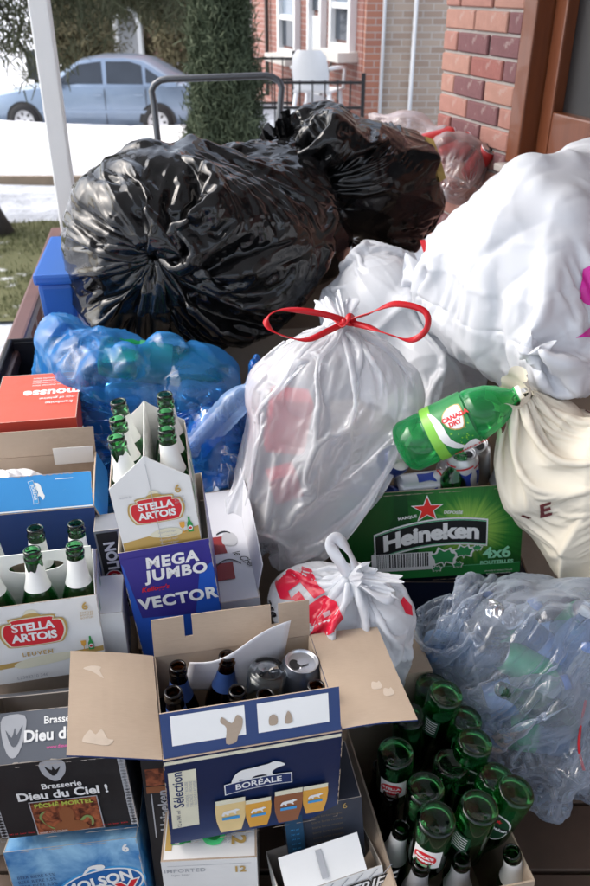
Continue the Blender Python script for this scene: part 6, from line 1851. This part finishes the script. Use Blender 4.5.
for px, py, z, foil, mm, lb, tl in ((402, 826, .265, LABELW, GREENG, 'upright green bottle with white neck foil by the left wall', 6), (422, 862, .275, LABELS, GREENG, 'upright bottle with silver neck foil, left of the two at the front', 2), (462, 858, .275, LABELS, GREENG, 'upright bottle with silver neck foil, right of the two at the front', -2), (512, 851, .270, LABELW, GREENG, 'upright green bottle with white neck foil at the right corner', -12)):
    p = atz(px, py, z); R = ypr(10) @ Matrix.Rotation(rad(tl), 3, 'Y') @ Matrix.Rotation(rad(3), 3, 'X')
    p = p - np.array(R @ Vector((0, 0, .229)))
    bottle(p, R, lb, mm, neck=(.150, .209, foil))
for px, py, z, lb in ((380, 772, .245, 'dark brown bottle neck low beside the carton wall, farther one'), (390, 801, .245, 'dark brown bottle neck low beside the carton wall, nearer one')):
    p = atz(px, py, z) - np.array([0, 0, .229]); p[2] = max(p[2], .036)
    bottle(p, ypr(0), lb, BROWNG)

# ---------------------------------------------------------------- contents of the see-through bags
def pet(pos, axis, label, m, cap, s=1.0, group=None, lab=None):
    r = empty('water_bottle', pos, axis_rot(axis), label, 'bottle', group)
    pr = [(.0005, .006), (.018, .001), (.028, .004), (.032, .014)]
    for i in range(6): z = .03 + i * .018; pr += [(.032, z), (.0300, z + .008)]
    pr += [(.032, .140), (.030, .155), (.022, .178), (.013, .192), (.012, .197), (.014, .198), (.012, .199), (.012, .206)]
    MB().lathe([(a * s, b * s) for a, b in pr], 24).build('shell', m, r, True)
    MB().lathe([(.0005, .212 * s), (.0135 * s, .212 * s), (.0135 * s, .200 * s)], 20).build('cap', cap, r, True)
    if lab: MB().lathe([(.0326 * s, .06 * s), (.0326 * s, .11 * s)], 24).build('label', lab, r, True)
    return r
PETC = film('clear pet', (.70, .76, .82), .10, transl=.2, clear=.80, tcol=(.90, .95, 1.0), bscale=30, bstr=.6)
PETB = film('blue pet', (.30, .45, .72), .10, transl=.3, clear=.72, tcol=(.68, .84, 1.0), bscale=30, bstr=.5)
CAPB = flat('blue cap', (.10, .20, .50), .4); LBLUE = flat('water label', (.20, .30, .52), .35); LGRN = flat('green wrap', (.06, .35, .16), .35)
rg3 = np.random.default_rng(31); ctr = [(492, 648, 1.55), (545, 650, 1.55), (578, 620, 1.56), (470, 650, 1.54), (515, 660, 1.52), (560, 667, 1.53), (500, 699, 1.50), (545, 710, 1.49), (575, 703, 1.52), (520, 732, 1.50), (460, 650, 1.58), (545, 640, 1.58)]
ds = [(.5, .1, .7), (-.6, .2, .5), (.2, -.3, .9), (.9, .1, -.2), (-.8, .1, .4), (.3, .2, .9), (.95, .05, .3), (-.7, -.2, .6), (.1, .2, 1), (-1, .1, .1), (.4, .4, .8), (.7, -.3, .5)]
CLB = {0: 'water bottle with a blue label at the top left of the clear bag', 1: 'tilted bluish bottle at the top of the clear bag', 3: 'bottle lying level near the left side of the clear bag',
       5: 'upright bluish bottle at the right side of the clear bag', 6: 'water bottle lying level low in the clear bag', 8: 'upright bottle with a green label at the lower right of the clear bag',
       9: 'bluish bottle lying on the bottom of the clear bag', 10: 'leaning bottle in the upper left corner of the clear bag', 11: 'bottle buried behind the pale green can in the clear bag'}
for i, (c, dd) in enumerate(zip(ctr, ds)):
    dd = np.array(dd) / np.linalg.norm(dd); p = at(c[0], c[1], c[2] + .02) - dd * .09
    p[2] = max(p[2], .05)
    if i in (2, 4):
        can(p, axis_rot(dd), 'drink can with a green wrap inside the clear bag' if i == 2 else 'pale green can in the middle of the clear bag', LGRN)
    elif i == 7:
        bottle(p, axis_rot(dd), 'green glass bottle low inside the clear bag', GREENG)
    else:
        pet(p, dd, CLB[i], (PETC, PETB)[i % 2], (CAPB, INK_W)[i % 2], 1.05, 'bottles inside the clear bag', lab=(None, LBLUE, None, None, LGRN)[i % 5])
dd = np.array((.85, .1, -.18)); pet(at(98, 355, 1.77), dd, 'green soda bottle inside the blue bag', PETG, INK_W, 1.45, lab=LGRN)
pet(at(178, 395, 1.78), (.8, .2, -.2), 'pale bottle low in the blue bag beside the red drawstring bag', PETC, INK_W, 1.2)
pet(at(190, 452, 1.72), (.55, .1, .6), 'slanting clear bottle at the right end of the blue bag', PETB, CAPB, 1.0)
pet(at(105, 400, 1.80), (.8, .2, .0), 'clear bottle in the blue bag behind the upright carrier', PETC, CAPB, 1.1)
RCL = ['red can in the middle of the clear bag by the wall', 'lowest red can in the clear bag by the wall', 'red can on top in the clear bag by the wall', 'red can nearest the window in the clear bag', 'red can at the left in the clear bag by the wall']
REDC = flat('red can', (.45, .03, .03), .3, .2)
for i, (px, py, dd) in enumerate(((448, 152, (.6, .1, .3)), (474, 168, (.3, -.3, .6)), (462, 150, (-.4, .3, .3)), (480, 162, (.5, .4, -.2)), (432, 142, (.8, 0, .2)))):
    can(at(px, py, 2.70) - np.array(dd) * .05, axis_rot(dd), RCL[i], (REDC, REDC, flat('amber can', (.5, .28, .08), .3))[i % 3] if i != 2 else REDC, group='cans in the clear bag by the wall')
# cartons that show red through the sheer white bag
carton('food_box', 'red carton showing through the sheer bag below the bow', 'box', at(266, 452, 1.655) + np.array([0, 0, 0]), (8, 0, 10), (.08, .07, .12), INK_RED, CARDGREY, t=.001, top=True)
carton('food_box', 'red carton showing through the lower tip of the sheer bag', 'box', at(276, 505, 1.66), (12, 0, -14), (.06, .05, .06), flat('soft red', (.60, .06, .08)), CARDGREY, t=.001, top=True)
# scraps
def scrap(name, pts, d, th, m, label):
    V = [at(x, y, d) for x, y in pts]; c = np.mean(V, 0); n = np.array([0, CP, -SP]) * th
    V = [v - c for v in V] + [v - c + n for v in V]; k_ = len(pts)
    o = pyd(name, V, [tuple(range(k_)), tuple(range(2 * k_ - 1, k_ - 1, -1))] + [(i, k_ + i, k_ + (i + 1) % k_, (i + 1) % k_) for i in range(k_)], m); o.location = c
    return tag(o, label, 'wrapper')
scrap('wrapper', [(425, 136), (434, 140), (441, 160), (446, 178), (440, 182), (434, 166), (428, 150)], 2.40, .004, flat('foil wrapper', (.55, .38, .12), .25, .5, var=.6, scale=40), 'orange and silver wrapper caught beside the rear black bag')
scrap('wrapper', [(420, 240), (435, 239), (438, 250), (424, 253)], 1.90, .004, INK_RED, 'red scrap peeping out below the rear black bag')
# things along the railing
bn = at(50, 285, 1.98)
bi = empty('storage_box', (-.622, 2.10, .600), ypr(8), 'blue plastic storage box wedged between railing and black bag', 'box')
BP = film('blue tub plastic', (.06, .20, .62), .3, transl=.35, bscale=4, bstr=.05)
V = []
for z, a, b_ in ((0, .040, .15), (.20, .046, .17)):
    V += [(-a, -b_, z), (a, -b_, z), (a, b_, z), (-a, b_, z)]
bevel(pyd('tub', V, [(3, 2, 1, 0), (4, 5, 6, 7), (0, 1, 5, 4), (1, 2, 6, 5), (2, 3, 7, 6), (3, 0, 4, 7)], BP, bi), .012)
bevel(MB().box((0, 0, .215), (.052, .18, .014)).build('lid', BP, bi), .008)
cr = empty('plastic_crate', (-.575, 1.56, .28), ypr(9), 'black plastic crate beside the railing behind the red carton', 'crate')
BKP = flat('black plastic', (.013, .013, .016), .35)
MB().box((0, .12, .01), (.09, .20, .01)).build('bottom', BKP, cr)
for x in (-.088, .088): MB().box((x, .12, .20), (.004, .20, .19)).build('side', BKP, cr)
for y in (-.084, .324): MB().box((0, y, .20), (.084, .004, .19)).build('side', BKP, cr)
MB().tube([(-.092, -.09, .39), (.092, -.09, .39), (.092, .33, .39), (-.092, .33, .39)], .009, 8, True).build('rim', BKP, cr, True)
